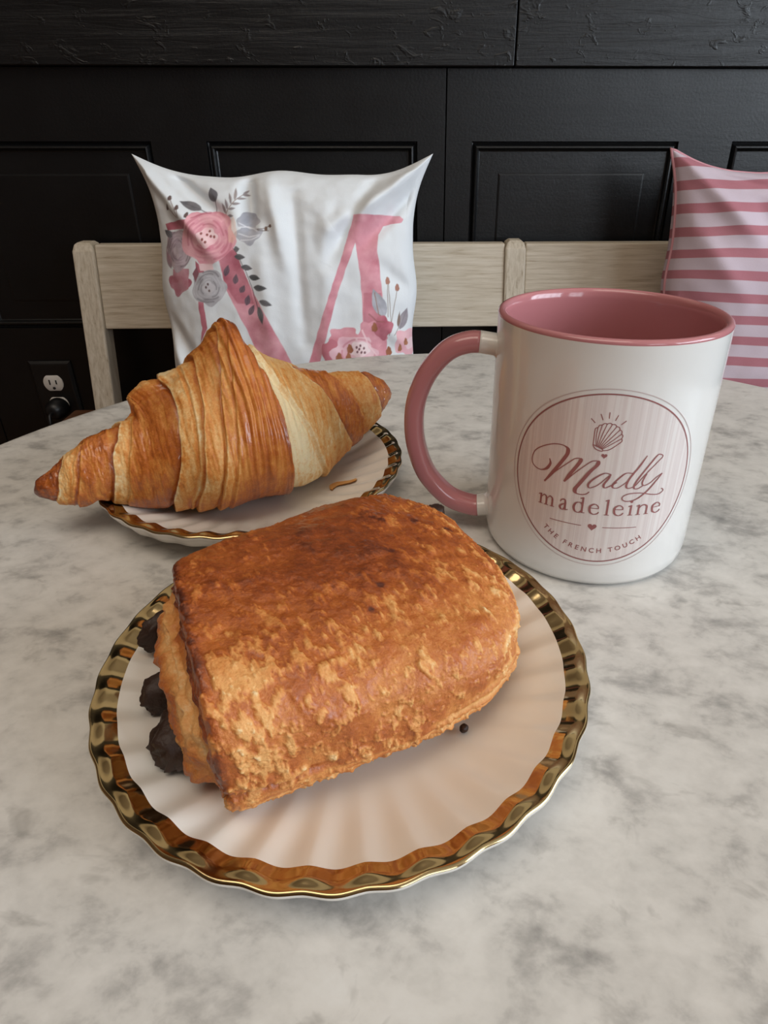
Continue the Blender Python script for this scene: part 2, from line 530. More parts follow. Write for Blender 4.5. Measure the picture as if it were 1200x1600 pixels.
# electrical outlet on the wall
OC = (-0.6175, -0.232)
out = empty('wall_outlet', (0, 0, 0), 0, 'black electrical outlet with white sockets on the black wall', 'outlet')
out.location = Vector((math.cos(YAW) * OC[0], 1.05 + math.sin(YAW) * OC[0], OC[1])); out.rotation_euler = (0, 0, YAW)
prof = [(0, 0.0), (0.0, -.003), (.004, -.006), (.006, -.0065)]
V = []; F = []
for ins, d in prof:
    V += [(-.035 + ins, d, -.057 + ins), (.035 - ins, d, -.057 + ins), (.035 - ins, d, .057 - ins), (-.035 + ins, d, .057 - ins)]
for i in range(3):
    for j in range(4): F.append([i * 4 + j, i * 4 + (j + 1) % 4, i * 4 + 4 + (j + 1) % 4, i * 4 + 4 + j])
F.append([12, 13, 14, 15])
mesh_np('cover_plate', V, F, M_plastic_black, out, smooth=False)
def socket(zc):
    # rounded face with flat top and bottom, slots as recessed dark boxes
    t = np.linspace(0, 2 * np.pi, 48, endpoint=False)
    x = .0165 * np.cos(t); z = np.clip(.0165 * np.sin(t), -.0135, .0135)
    R = []
    for sc, y in ((1.0, -.0062), (1.0, -.0080), (.95, -.0086), (0.0, -.0086)):
        R.append(np.stack([x * sc, np.full(48, y), zc + z * sc], -1))
    o = mesh_np('socket', np.array(R), grid_faces(4, 48, True), M_plastic_white, out, smooth=False)
    for sx, hh in ((-.0055, .0044), (.0055, .0036)):
        box('slot', sx - .0011, sx + .0011, -.0090, -.0084, zc + .002 - hh, zc + .002 + hh, M_slot, o)
    P = lathe_pts([(0, 0), (.0024, 0), (.0024, .0006), (0, .0006)], 16)
    P = np.stack([P[..., 0], -P[..., 2] - .0084, P[..., 1] + zc - .0085], -1)
    mesh_np('ground_hole', P, grid_faces(4, 16, True), M_slot, o)
    return o
socket(.0195); socket(-.0195)
# plug in the lower socket
plug = empty('plug', (0, 0, 0), YAW, 'round black plug pushed into the lower white socket', 'plug')
plug.location = out.matrix_basis @ Vector((0.001, -.0088, -.0225))
P = lathe_pts([(0, 0), (.0165, 0), (.0175, .003), (.017, .018), (.012, .028), (.006, .031), (0, .031)], 32)
P = np.stack([P[..., 0], -P[..., 2], P[..., 1]], -1)
mesh_np('plug_body', P, grid_faces(7, 32, True), M_plastic_black, plug)
tube('plug_cord', catmull([(0, -.028, 0), (0, -.040, -.004), (.002, -.046, -.03), (.003, -.035, -.10), (.004, -.02, -.22), (.006, -.015, -.452)], 8), .003, 10, M_plastic_black, plug, up=(1, 0, 0))

# ------------------------------------------------------------------ bench against the wall
bench = empty('bench', (0, 0, FLOOR), YAW, 'whitewashed wooden bench with slatted back and brown seat against the black wall', 'bench')
def BZ(z): return z - FLOOR
def post(x0, x1, zt, name='back_post', depth=0.034):
    # leaning post: front face from y=.949 at z=-.22 to y=1.0 at z=.016
    yf = lambda z: .9495 + (z + .22) * .2134
    zs = [FLOOR, -0.45, -0.235, -.15, -.05, zt - .012, zt - .004, zt - .0005, zt]
    ins = [0, 0, 0, 0, 0, 0, .0025, .007, .012]
    V = []; F = []
    for z, i in zip(zs, ins):
        y = yf(max(z, -.235)) + (0 if z > -.236 else (-.235 - z) * .08)
        k = min(i, .008)
        V += [(x0 + k, y + i * .9, BZ(z)), (x1 - k, y + i * .9, BZ(z)), (x1 - k, y + depth - i * .7, BZ(z)), (x0 + k, y + depth - i * .7, BZ(z))]
    for a in range(len(zs) - 1):
        for j in range(4): F.append([a * 4 + j, a * 4 + (j + 1) % 4, a * 4 + 4 + (j + 1) % 4, a * 4 + 4 + j])
    n = len(V); F.append([n - 4, n - 3, n - 2, n - 1]); F.append([3, 2, 1, 0])
    o = mesh_np(name, V, F, M_wash_z, bench, smooth=False)
    m = o.modifiers.new('bevel', 'BEVEL'); m.width = .003; m.segments = 2; m.limit_method = 'ANGLE'; m.angle_limit = .9
    return o
post(-.4835, -.4515, .0185); post(.163, .1945, .0195, 'middle_post'); post(.812, .844, .0185)
def rail(x0, x1, zt, zb):
    yf = lambda z: .9495 + (z + .22) * .2134 + .005
    V = []; F = []
    for x in (x0, x1):
        V += [(x, yf(zb), BZ(zb)), (x, yf(zt), BZ(zt)), (x, yf(zt) + .022, BZ(zt)), (x, yf(zb) + .022, BZ(zb))]
    for j in range(4): F.append([j, 4 + j, 4 + (j + 1) % 4, (j + 1) % 4])
    F += [[0, 1, 2, 3], [7, 6, 5, 4]]
    o = mesh_np('back_rail', V, F, M_wash_x, bench, smooth=False)
    m = o.modifiers.new('bevel', 'BEVEL'); m.width = .002; m.segments = 2; m.limit_method = 'NONE'
rail(-.4512, .1627, .0150, -.1045); rail(.1948, .8117, .0150, -.1045)
ZS = -0.2415
box('seat', -.540, .922, .575, .995, BZ(ZS - .03), BZ(ZS), M_brown, bench, .005)
for x in (-.4845, .810):
    box('front_leg', x, x + .04, .59, .63, 0, BZ(ZS - .0305), M_wash_z, bench, .003)
box('apron', -.444, .8095, .598, .618, BZ(ZS - .10), BZ(ZS - .0305), M_wash_x, bench, .002)

# ------------------------------------------------------------------ cushions
def ear(q):
    t = np.minimum(1, (1 - np.abs(q)) / .46)
    return 1 - (1 - t) ** 1.7

def cushion_points(n, hw, hh, T, fold_fn, top_dip, side_dip):
    """returns front grid and back grid in cushion coordinates: x right, z up, y away from viewer"""
    a = np.linspace(-1, 1, n); A, B = np.meshgrid(a, a, indexing='ij')
    xx = hw * A * (1 - side_dip * ear(B) * np.abs(A) ** 1.5)
    zz = hh * B * (1 - top_dip * ear(A) * np.abs(B) ** 1.5)
    zz = zz + np.sign(B) * .0032 * (np.sin(A * 5.2 + 1.0 + hw) + .6 * np.sin(A * 11 + 2.0)) * np.abs(B) ** 6 * (1 - A ** 2)
    xx = xx + np.sign(A) * .0026 * (np.sin(B * 6.0 + .5) + .6 * np.sin(B * 12.5)) * np.abs(A) ** 6 * (1 - B ** 2)
    th = T * ((1 - np.abs(A) ** 2.6) * (1 - np.abs(B) ** 2.6)).clip(0) ** 0.48
    return A, B, xx, zz, th

def place_cushion(P, org, tilt):
    # P (...,3) local x, y(depth), z(up along the leaning plane); lean back by tilt
    c, s = math.cos(tilt), math.sin(tilt)
    x = P[..., 0]; y = P[..., 1] * c + P[..., 2] * s; z = -P[..., 1] * s + P[..., 2] * c
    return np.stack([x, y, z], -1)

TILT = math.atan(.19)
def ridge(A, B, p0, p1, w, amp):
    p0 = np.array(p0); p1 = np.array(p1); d = p1 - p0; L2 = d @ d
    t = np.clip(((A - p0[0]) * d[0] + (B - p0[1]) * d[1]) / L2, 0, 1)
    dist = np.hypot(A - p0[0] - t * d[0], B - p0[1] - t * d[1])
    return amp * np.exp(-(dist / w) ** 2) * np.sin(np.pi * np.clip(t * .86 + .07, 0, 1)) ** .6

# --- white cushion with printed letter
HW, HH = 0.192, 0.192
nP = 430
A, B, xx, zz, th = cushion_points(nP, HW, HH, 0.062, None, .13, .135)
fold = (ridge(A, B, (-.98, .97), (-.45, .35), .06, .006) + ridge(A, B, (-.75, .98), (-.38, .62), .05, -.007)
        + ridge(A, B, (.97, .97), (.35, .55), .07, .008) + ridge(A, B, (.98, .8), (.55, .42), .06, -.006) + ridge(A, B, (.62, .9), (.3, .3), .05, -.006)
        + ridge(A, B, (-.22, .95), (-.2, .55), .05, -.010) + ridge(A, B, (-.08, .93), (.02, .3), .05, .005) + ridge(A, B, (.08, .8), (.12, -.2), .045, -.0045)
        + ridge(A, B, (.3, .7), (.27, -.5), .07, .004) + ridge(A, B, (-.15, .5), (-.1, -.3), .06, .003)
        + ridge(A, B, (-.97, -.15), (-.7, -.65), .05, .006) + ridge(A, B, (-.9, -.05), (-.62, -.5), .05, -.006) + ridge(A, B, (-.97, -.4), (-.8, -.8), .04, -.005)
        + ridge(A, B, (.97, .1), (.66, .3), .06, -.005) + ridge(A, B, (.97, -.25), (.7, -.1), .06, .005) + ridge(A, B, (.5, -.2), (.6, -.8), .06, .003))
Pn = np.stack([A * 2.2, B * 2.2, 0 * A], -1)
fold = fold + .0035 * fbm(Pn + 3, 3) * np.minimum(1, th / .02) + .0012 * fbm(Pn * 3.2 + 9, 2)
edge = np.minimum(1, (1 - np.maximum(np.abs(A), np.abs(B))) * 12)
fold = fold * (1.25 + .7 * sm((B - .2) / .5))
yf = -(th + fold * edge)
tops = 0 * A
loc_f = np.stack([xx, yf, zz - tops], -1)

# homography from cushion plane (x along bench, z) to print units
Hm = np.array([2953.016, -417.642, 1011.487, 0.327, -3314.792, 500.743, 0.029, -0.374, 1.0]).reshape(3, 3)
CUX, CUY, CUZ = -0.1445, 0.0, 0.0   # filled below
zc1 = 0.1368 - HH * math.cos(TILT)
org1 = np.array([-0.1445, .885 + .19 * zc1, zc1])
W1 = place_cushion(loc_f, None, TILT) + org1
xs_, zs_ = (xx + org1[0]), (zz * math.cos(TILT) + zc1 + .0118)
den = Hm[2, 0] * xs_ + Hm[2, 1] * zs_ + 1
U = (Hm[0, 0] * xs_ + Hm[0, 1] * zs_ + Hm[0, 2]) / den
Vv = (Hm[1, 0] * xs_ + Hm[1, 1] * zs_ + Hm[1, 2]) / den
wob = 3.0 * fbm(np.stack([U / 40, Vv / 40, 0 * U], -1), 2)
wc = fbm(np.stack([U / 60, Vv / 60, 0 * U + 4], -1), 4)
Uw, Vw = U + wob, Vv + 3.0 * fbm(np.stack([U / 40, Vv / 40, 0 * U + 8], -1), 2)
col = np.ones(U.shape + (3,)) * np.array(lin(228, 231, 233)[:3])
lc = lambda *c: np.array(lin(*c)[:3])

def sd_poly(pts, x, y):
    p = np.asarray(pts, float); d = np.full(x.shape, 1e9); inside = np.zeros(x.shape, bool)
    for i in range(len(p)):
        a, b = p[i], p[(i + 1) % len(p)]
        e = b - a; wx, wy = x - a[0], y - a[1]
        t = np.clip((wx * e[0] + wy * e[1]) / max(e @ e, 1e-9), 0, 1)
        d = np.minimum(d, np.hypot(wx - t * e[0], wy - t * e[1]))
        cnd = ((a[1] > y) != (b[1] > y)) & (x < (b[0] - a[0]) * (y - a[1]) / ((b[1] - a[1]) if abs(b[1] - a[1]) > 1e-9 else 1e-9) + a[0])
        inside ^= cnd
    return np.where(inside, -d, d)

def paint(mask, c, var=0.0, c2=None, seed=0.0):
    global col
    m = mask[..., None]
    cc = c
    if c2 is not None:
        f = np.clip(.5 + 1.2 * np.roll(wc, int(seed * 37), 0), 0, 1)[..., None]
        cc = c * (1 - f) + c2 * f
    col = col * (1 - m) + cc * m

def region(pts, margin=12):
    p = np.asarray(pts)
    return (U > p[:, 0].min() - margin) & (U < p[:, 0].max() + margin) & (Vv > p[:, 1].min() - margin) & (Vv < p[:, 1].max() + margin)

def poly(pts, c, c2=None, soft=2.2, seed=0, alpha=1.0):
    r = region(pts)
    m = np.zeros(U.shape)
    if r.any(): m[r] = np.clip(.5 - sd_poly(pts, Uw[r], Vw[r]) / soft, 0, 1) * alpha
    paint(m, c, c2=c2, seed=seed)

def stroke_p(pts, w, c, alpha=1.0):
    pts = np.asarray(pts, float); r = region(pts, 12 + w)
    m = np.zeros(U.shape)
    if r.any():
        x, y = Uw[r], Vw[r]; d = np.full(x.shape, 1e9)
        for a, b in zip(pts[:-1], pts[1:]):
            e = b - a; t = np.clip(((x - a[0]) * e[0] + (y - a[1]) * e[1]) / max(e @ e, 1e-9), 0, 1)
            d = np.minimum(d, np.hypot(x - a[0] - t * e[0], y - a[1] - t * e[1]))
        m[r] = np.clip(.5 + (w / 2 - d) / 2.2, 0, 1) * alpha
    paint(m, c)

def leafp(p0, p1, w, c, c2=None):
    p0 = np.array(p0, float); p1 = np.array(p1, float); d = p1 - p0; n = np.array([-d[1], d[0]]); n /= np.linalg.norm(n)
    t = np.linspace(0, 1, 9)
    prof = np.sin(np.pi * t ** .8) * w / 2
    up = p0 + d * t[:, None] + n * prof[:, None]; dn = p0 + d * t[::-1][:, None] - n * prof[::-1][:, None]
    poly(np.vstack([up, dn[1:-1]]), c, c2)
    stroke_p([p0 + d * .1, p0 + d * .85], 1.6, c * .6, .6)

def blob(cx, cy, rx, ry, c, c2=None, lobes=5, amp=.07, ph=0, alpha=1.0):
    t = np.linspace(0, 2 * np.pi, 40, endpoint=False)
    r = 1 + amp * np.sin(lobes * t + ph) + amp * .5 * np.sin((lobes + 3) * t + 2 * ph)
    poly(np.stack([cx + rx * r * np.cos(t), cy + ry * r * np.sin(t)], 1), c, c2, seed=ph, alpha=alpha)

PINK, PINKD, PINKL = lc(204, 130, 142), lc(166, 88, 102), lc(230, 170, 180)
PALE = lc(240, 208, 212); GRY, GRYD, GRYL = lc(150, 142, 148), lc(96, 94, 98), lc(196, 194, 200)
def rose(cx, cy, rx, ry, base, dark, light, centre, ph=0):
    blob(cx, cy, rx, ry, base, light, 5, .07, ph)
    rr = random.Random(int(cx))
    for k, f in enumerate((.88, .74, .6, .46)):
        for q in range(4):
            a0 = ph + k * .9 + q * 1.6 + rr.uniform(-.2, .2); t = np.linspace(a0, a0 + 1.15, 8)
            rad = f * (1 + .06 * np.sin(3 * t))
            stroke_p(np.stack([cx + rx * rad * np.cos(t), cy + ry * rad * np.sin(t)], 1), (7 - k) * rx / 95 + 1.5, light if (k + q) % 2 else dark, .55)
    blob(cx, cy + ry * .02, rx * .36, ry * .36, centre, light, 4, .1, ph + 1)

# the letter itself
poly([(124, 296), (225, 285), (262, 300), (262, 318), (135, 323)], PINKD, PINK)
poly([(256, 440), (292, 470), (290, 600), (304, 690), (276, 748), (283, 690), (268, 600)], PINKD, PINK)
poly([(338, 380), (405, 395), (470, 540), (560, 705), (640, 860), (528, 860), (455, 700), (372, 540)], PINK, PINKL)
poly([(345, 400), (410, 400), (468, 540), (480, 600), (420, 600), (372, 530)], PINKD, PINK, alpha=.8)
poly([(846, 272), (872, 300), (853, 372), (790, 560), (722, 825), (708, 868), (668, 868), (740, 630), (805, 420)], PINK, PINKL)
poly([(846, 268), (1020, 264), (1033, 278), (1026, 292), (985, 298), (957, 306), (938, 340), (935, 400), (945, 480), (962, 640), (968, 700), (975, 860), (885, 860), (880, 600), (870, 480), (853, 375), (842, 310)], PINK, PINKL, seed=1)
poly([(850, 290), (940, 300), (934, 400), (900, 470), (872, 470), (856, 372)], PINKL, PINK, alpha=.5)
poly([(885, 560), (950, 560), (964, 690), (884, 690)], PINKD, PINK, alpha=.6)
# grey mauve foliage at the left edge
blob(190, 520, 44, 46, PINKD, lc(196, 150, 160), 4, .16, 1.0)
poly([(160, 470), (230, 470), (228, 545), (190, 566), (206, 530), (160, 520)], lc(176, 110, 122), lc(205, 160, 168))
rose(183, 400, 58, 78, lc(158, 136, 144), lc(110, 98, 106), lc(202, 186, 192), lc(140, 120, 128), .3)
leafp((160, 350), (120, 320), 26, GRYD, GRY); leafp((150, 470), (128, 400), 24, lc(180, 140, 150), GRY)
# stems and buds upper left
for p in ([(186, 275), (172, 240), (152, 205)], [(186, 280), (160, 255), (140, 238)], [(192, 282), (188, 262), (183, 240)]): stroke_p(p, 2.5, lc(130, 100, 90))
for q in ((150, 203), (138, 237), (183, 240), (222, 270)): blob(q[0], q[1], 7, 11, lc(104, 84, 80), None, 3, .1)
# leaves above the rose
leafp((322, 215), (296, 158), 42, GRYD, lc(128, 126, 132)); stroke_p([(324, 262), (320, 205)], 3, GRYD)
leafp((272, 248), (184, 212), 34, GRYD, lc(138, 132, 132)); stroke_p([(272, 248), (292, 258)], 3, GRYD)
sp = catmull([(358, 280), (378, 240), (405, 205), (436, 166)], 6); stroke_p(sp, 2.4, lc(150, 120, 105))
for (a, b) in (((366, 262), (348, 220)), ((372, 248), (360, 205)), ((386, 228), (374, 182)), ((398, 212), (396, 160)), ((376, 246), (402, 242)), ((372, 270), (398, 272)), ((388, 226), (418, 222)), ((402, 205), (432, 200)), ((418, 186), (446, 186)), ((420, 184), (438, 164))):
    leafp(a, b, 11, lc(168, 156, 152), GRY)
# grey leaves at the right of the rose
blob(452, 288, 42, 32, GRYL, lc(160, 162, 172), 3, .12, .5); blob(458, 340, 48, 40, lc(168, 170, 180), GRYL, 4, .14, 2.1)
for p in ([(420, 300), (460, 320), (495, 318)], [(420, 340), (460, 352), (500, 345)], [(430, 365), (470, 362), (498, 350)], [(415, 318), (450, 312), (490, 330)]): stroke_p(p, 4, lc(232, 232, 236), .8)
stroke_p([(490, 322), (520, 320), (540, 308)], 2.5, lc(110, 92, 84)); stroke_p([(490, 325), (515, 330), (532, 330)], 2.5, lc(110, 92, 84))
blob(538, 312, 6, 6, lc(120, 96, 84)); blob(522, 322, 6, 9, lc(120, 96, 84))
# leaf sprig down the diagonal
stroke_p(catmull([(392, 380), (430, 440), (470, 530), (512, 670)], 6), 2.4, lc(96, 72, 74))
for (a, b) in (((405, 400), (425, 396)), ((405, 425), (448, 430)), ((432, 462), (476, 470)), ((462, 500), (506, 508)), ((478, 540), (532, 546)), ((500, 590), (550, 606)), ((500, 610), (515, 676))):
    leafp(a, b, 22, lc(88, 90, 92), lc(120, 116, 118))
for (a, b) in (((372, 500), (386, 456)), ((410, 528), (414, 490)), ((452, 606), (462, 566)), ((462, 642), (482, 604)), ((430, 560), (444, 530))): leafp(a, b, 22, lc(104, 84, 94), lc(130, 106, 116))
# big rose and grey rose
rose(304, 352, 103, 103, lc(216, 140, 154), lc(196, 110, 126), lc(240, 184, 190), lc(250, 232, 228), .2)
blob(396, 330, 16, 50, lc(240, 196, 170), None, 3, .1, 0, .45)
for q in ((282, 340), (312, 330), (330, 352), (300, 372), (318, 350), (288, 362), (304, 345)): blob(q[0], q[1], 4.5, 5.5, lc(150, 84, 80))
stroke_p([(240, 280), (272, 264), (304, 258)], 5, lc(190, 108, 122), .7)
poly([(270, 452), (325, 452), (330, 476), (275, 478)], lc(240, 206, 208))
rose(310, 540, 66, 66, lc(164, 160, 164), lc(118, 112, 116), lc(206, 204, 208), lc(196, 190, 192), 1.2)
for q in ((298, 540), (312, 552), (306, 528)): blob(q[0], q[1], 4, 5, lc(110, 90, 90))
poly([(245, 490), (262, 460), (270, 490), (258, 520)], lc(140, 92, 100))
# bottom right flowers
for (a, b) in (((988, 690), (975, 518)), ((980, 720), (1010, 540)), ((1000, 720), (1040, 640)), ((975, 650), (972, 530))): stroke_p([a, b], 2.4, lc(150, 132, 120))
for q in ((973, 516), (1010, 541)): blob(q[0], q[1], 8, 14, lc(176, 128, 112), lc(140, 100, 90), 3, .1)
leafp((962, 652), (918, 545), 50, lc(196, 196, 204), lc(150, 150, 158)); stroke_p([(925, 560), (940, 640), (962, 655)], 3, lc(160, 120, 100))
leafp((1018, 700), (1048, 618), 34, GRY, lc(176, 170, 172)); leafp((1012, 690), (1018, 632), 12, lc(140, 120, 110))
blob(915, 720, 52, 56, PINKL, PINK, 5, .12, .4); blob(955, 690, 36, 42, PINK, PINKD, 4, .14, 2); blob(815, 725, 58, 38, lc(210, 134, 144), PINKL, 5, .12, 1)
blob(765, 780, 34, 48, lc(196, 112, 124), PINK, 4, .1, .2)
blob(850, 790, 84, 70, lc(232, 178, 190), PALE, 6, .1, 1.4)
for t0 in (0.1, 1.3, 2.4, 3.6, 4.7):
    t = np.linspace(t0, t0 + .9, 8)
    stroke_p(np.stack([866 + 62 * np.cos(t), 782 + 50 * np.sin(t)], 1), 7, lc(206, 124, 138), .55)
blob(870, 770, 36, 30, lc(250, 236, 236), PALE, 5, .08, 0)
for q in ((858, 762), (872, 756), (886, 766), (862, 778), (878, 780), (890, 782), (868, 768)): blob(q[0], q[1], 4, 5, lc(130, 90, 96))
for q in ((834, 768), (828, 800), (925, 690), (978, 780), (795, 800)): blob(q[0], q[1], 11, 17, lc(186, 128, 96), lc(150, 92, 70), 3, .12)
blob(1050, 750, 50, 52, lc(240, 196, 200), PINKL, 5, .13, .8); blob(1060, 755, 24, 22, PALE, None, 4, .1)
for q in ((1042, 748), (1084, 770), (1020, 770)): blob(q[0], q[1], 7, 14, lc(186, 128, 96), lc(150, 92, 70), 3, .12)
stroke_p([(905, 640), (935, 668), (960, 668)], 5, lc(150, 96, 90), .6)
stroke_p([(880, 700), (905, 760), (930, 790)], 6, lc(248, 214, 218), .8)
col4 = np.concatenate([col, np.ones(col.shape[:2] + (1,))], -1)

cush = empty('letter_cushion', (0, 0, 0), YAW, 'white square cushion printed with a pink letter and roses, leaning on the bench back', 'cushion')
base1 = np.array([org1[0], org1[1] - HH * math.sin(TILT), org1[2] - HH * math.cos(TILT)])
Rz = Matrix.Rotation(YAW, 3, 'Z')
cush.location = Rz @ Vector(base1)
mesh_np('front_cover', W1 - base1, grid_faces(nP, nP), M_print, cush, attrs={'print': ('FLOAT_COLOR', col4)})
nB = 60
A2, B2, x2, z2, th2 = cushion_points(nB, HW, HH, 0.095, None, .13, .135)
W2 = place_cushion(np.stack([x2, th2 * 1.0, z2], -1), None, TILT) + org1 - base1
white4 = np.ones((nB, nB, 4)) * np.array(lin(228, 231, 233))
mesh_np('back_cover', W2, grid_faces(nB, nB, flip=True), M_print, cush, attrs={'print': ('FLOAT_COLOR', white4)})

# --- striped cushion
n2 = 200
A, B, xx, zz, th = cushion_points(n2, HW, HH, 0.060, None, .14, .075)
fold = (ridge(A, B, (-.97, .97), (-.5, .45), .07, .008) + ridge(A, B, (-.75, .95), (-.3, .8), .05, -.007) + ridge(A, B, (-.95, .55), (-.5, .0), .08, .006)
        + ridge(A, B, (-.5, .75), (-.1, .1), .09, -.008) + ridge(A, B, (-.97, .1), (-.6, -.25), .07, -.005) + ridge(A, B, (-.4, .95), (.1, .85), .05, .006))
Pn = np.stack([A * 2.1, B * 2.1, 0 * A + 31], -1)
fold = fold + .005 * fbm(Pn, 3)
edge = np.minimum(1, (1 - np.maximum(np.abs(A), np.abs(B))) * 12)
zc2 = 0.1425 - HH * math.cos(TILT)
org2 = np.array([0.548, .885 + .19 * zc2, zc2])
base2 = np.array([org2[0], org2[1] - HH * math.sin(TILT), org2[2] - HH * math.cos(TILT)])
cush2 = empty('striped_cushion', (0, 0, 0), YAW, 'pink and white striped cushion on the bench behind the mug', 'cushion')
cush2.location = Rz @ Vector(base2)
weave = (zz + .004 * fbm(Pn * .8 + 5, 2) + .003 * A) / .0278 + 50.02
mesh_np('front_cover', place_cushion(np.stack([xx, -(th + fold * edge), zz], -1), None, TILT) + org2 - base2, grid_faces(n2, n2), M_stripe, cush2, attrs={'weave': ('FLOAT', weave)})
mesh_np('back_cover', place_cushion(np.stack([xx, th * 1.55, zz], -1), None, TILT) + org2 - base2, grid_faces(n2, n2, flip=True), M_stripe, cush2, attrs={'weave': ('FLOAT', weave)})
bidx = [(i, 0) for i in range(0, n2, 4)] + [(n2 - 1, j) for j in range(0, n2, 4)] + [(i, n2 - 1) for i in range(n2 - 1, 0, -4)] + [(0, j) for j in range(n2 - 1, 0, -4)]
pp = place_cushion(np.array([(xx[q], 0, zz[q]) for q in bidx]), None, TILT) + org2 - base2
pp = np.vstack([pp, pp[:1]])
tube('piping', pp, .0022, 8, M_piping, cush2, up=(0, 1, 0.19))

# ------------------------------------------------------------------ table
table = empty('cafe_table', (0.0373, 0.20, FLOOR), 0, 'round cafe table with a grey veined white marble top', 'table')
TR = 0.2973
prof = [(0, -.022), (TR - .004, -.022), (TR - .001, -.020), (TR, -.017), (TR, -.005), (TR - .001, -.0018), (TR - .003, -.0004), (TR - .006, 0), (TR * .5, 0), (0, 0)]
lathe('tabletop', [(r, z - FLOOR) for r, z in prof], 200, M_marble, table)
lathe('pedestal', [(0, .03), (.05, .03), (.045, .045), (.03, .06), (.03, .60), (.05, .64), (.12, .665), (.12, .6775), (0, .6775)], 40, M_iron, table)
lathe('table_foot', [(0, 0), (.21, 0), (.21, .012), (.19, .022), (.06, .0295), (0, .0295)], 48, M_iron, table)

# ------------------------------------------------------------------ plates
PR = 0.0702
NF = 34
def plate_z(rr):
    """upper surface height without flutes"""
    t = np.clip((rr / PR - .50) / .50, 0, 1)
    return .0042 + .0118 * t ** 1.55
def make_plate():
    n = NF * 20
    th = np.linspace(0, 2 * np.pi, n, endpoint=False)
    ph = NF * th
    shape = (np.abs(np.sin(ph / 2)) * 2 - 1)          # scoops with crisp ridges
    soft = -np.cos(ph)
    wave = .2 * shape + .8 * soft
    rt = np.concatenate([np.linspace(0, .5, 8, endpoint=False), np.linspace(.5, .912, 34), np.linspace(.917, 1.0, 20)])
    ri = len(np.linspace(0, .5, 8, endpoint=False)) + 34
    rows = []
    for f in rt:
        amp = sm((f - .50) / .42)
        r = PR * f * (1 + .0042 * amp * wave * sm((f - .75) / .25))
        z = plate_z(PR * f) + -.00060 * amp * wave * (1 - .3 * sm((f - .8) / .12)) * (1 + .35 * sm((f - .9) / .03) * (1 - sm((f - .95) / .05)))
        # gold lip rolls outward at the very edge
        lip = sm((f - .955) / .045)
        z = z - .0011 * lip + .00030 * amp * wave * lip
        # small step at the inner edge of the gilding
        rows.append(np.stack([r * np.cos(th), r * np.sin(th), z + 0 * th], -1))
    # outer edge and underside
    for f, dz, am in ((1.006, -.0008, 1), (1.006, -.0016, 1), (.998, -.0024, 1)):
        r = PR * f * (1 + .0042 * wave)
        z = .0042 + .0118 - .0011 + dz - .00012 * wave
        rows.append(np.stack([r * np.cos(th), r * np.sin(th), z + 0 * th], -1))
    gi = len(rows)
    for f, zz_ in ((.985, .0110), (.96, .0082), (.9, .0058), (.8, .0040), (.7, .0028), (.62, .0020), (.56, .0016), (.55, .0004), (.53, .0), (.51, .0004), (.50, .0012), (0, .0012)):
        r = PR * f * (1 + .004 * wave * sm((f - .7) / .3))
        rows.append(np.stack([r * np.cos(th), r * np.sin(th), zz_ - .00012 * wave * sm((f - .7) / .3)], -1))
    P = np.array(rows)
    gold0, gold1 = ri - 1, gi - 3
    root = empty('plate')
    F = lambda a, b: grid_faces(b - a, n, True)
    mesh_np('gold_rim', P[gold0:gold1 + 1], F(gold0, gold1 + 1), M_gold, root)
    Vb = P.reshape(-1, 3)
    fb = np.vstack([grid_faces(gold0 + 1, n, True), grid_faces(len(P) - gold1, n, True) + gold1 * n])
    mesh_np('plate_body', Vb, fb, M_china, root)
    return root
PL1 = (-0.0204, 0.1430)
PL2 = (-0.0772, 0.2732)
p1 = make_plate()
p1.location = (PL1[0], PL1[1], 0); p1.rotation_euler = (0, 0, .06)
tag(p1, 'white fluted plate with gold rim holding the chocolate pastry in front', 'plate', 'gold rimmed plates on the marble table')
p2 = p1.copy(); C.objects.link(p2)
for ch in list(p1.children):
    c = ch.copy(); C.objects.link(c); c.parent = p2
p2.location = (PL2[0], PL2[1], 0); p2.rotation_euler = (0, 0, .02)
p2['label'] = 'white fluted plate with gold rim behind, under the croissant'

# ------------------------------------------------------------------ croissant
CT = np.array([22.9,25.5,26.8,27.9,29.0,30.3,31.8,33.8,35.1,36.1,37.4,38.3,39.2,40.0,40.5,41.2,41.8,42.3,42.8,43.5,44.0,44.9,45.7,46.7,47.8,49.6,51.5,53.3,55.0,57.2,59.2,61.3,63.0,64.1,65.0,66.3,68.1,70.1,72.1,74.8,76.9,78.8,80.7,81.2,80.3,78.3,75.3,71.6,69.5,67.7,65.6,64.4,63.3,62.2,61.1,59.9,58.9,57.9,56.8,55.8,55.1,54.4,53.7,52.9,52.2,51.9,51.6,51.3,51.0,50.7,50.4,50.1,49.9,49.6,49.4,49.1,48.6,47.4,46.0,44.9,43.4,41.2,38.3,35.1])
CZ = np.array([18.7,18.2,17.2,15.9,14.7,13.7,13.0,12.4,12.0,11.5,11.1,10.6,10.2,9.8,9.4,9.0,8.6,8.3,7.9,7.6,7.4,7.1,6.9,6.6,6.4,6.2,6.0,5.9,5.7,5.6,5.6,5.6]+[5.5]*24+[5.6,5.6,5.8,6.1,6.7,7.4,8.2,9.0,9.9,10.8,11.7,12.7,13.8,14.8,16.0,17.2,18.4,19.7,21.1,22.5,23.9,25.4,27.1,28.9,30.8,32.4,33.6,34.1])
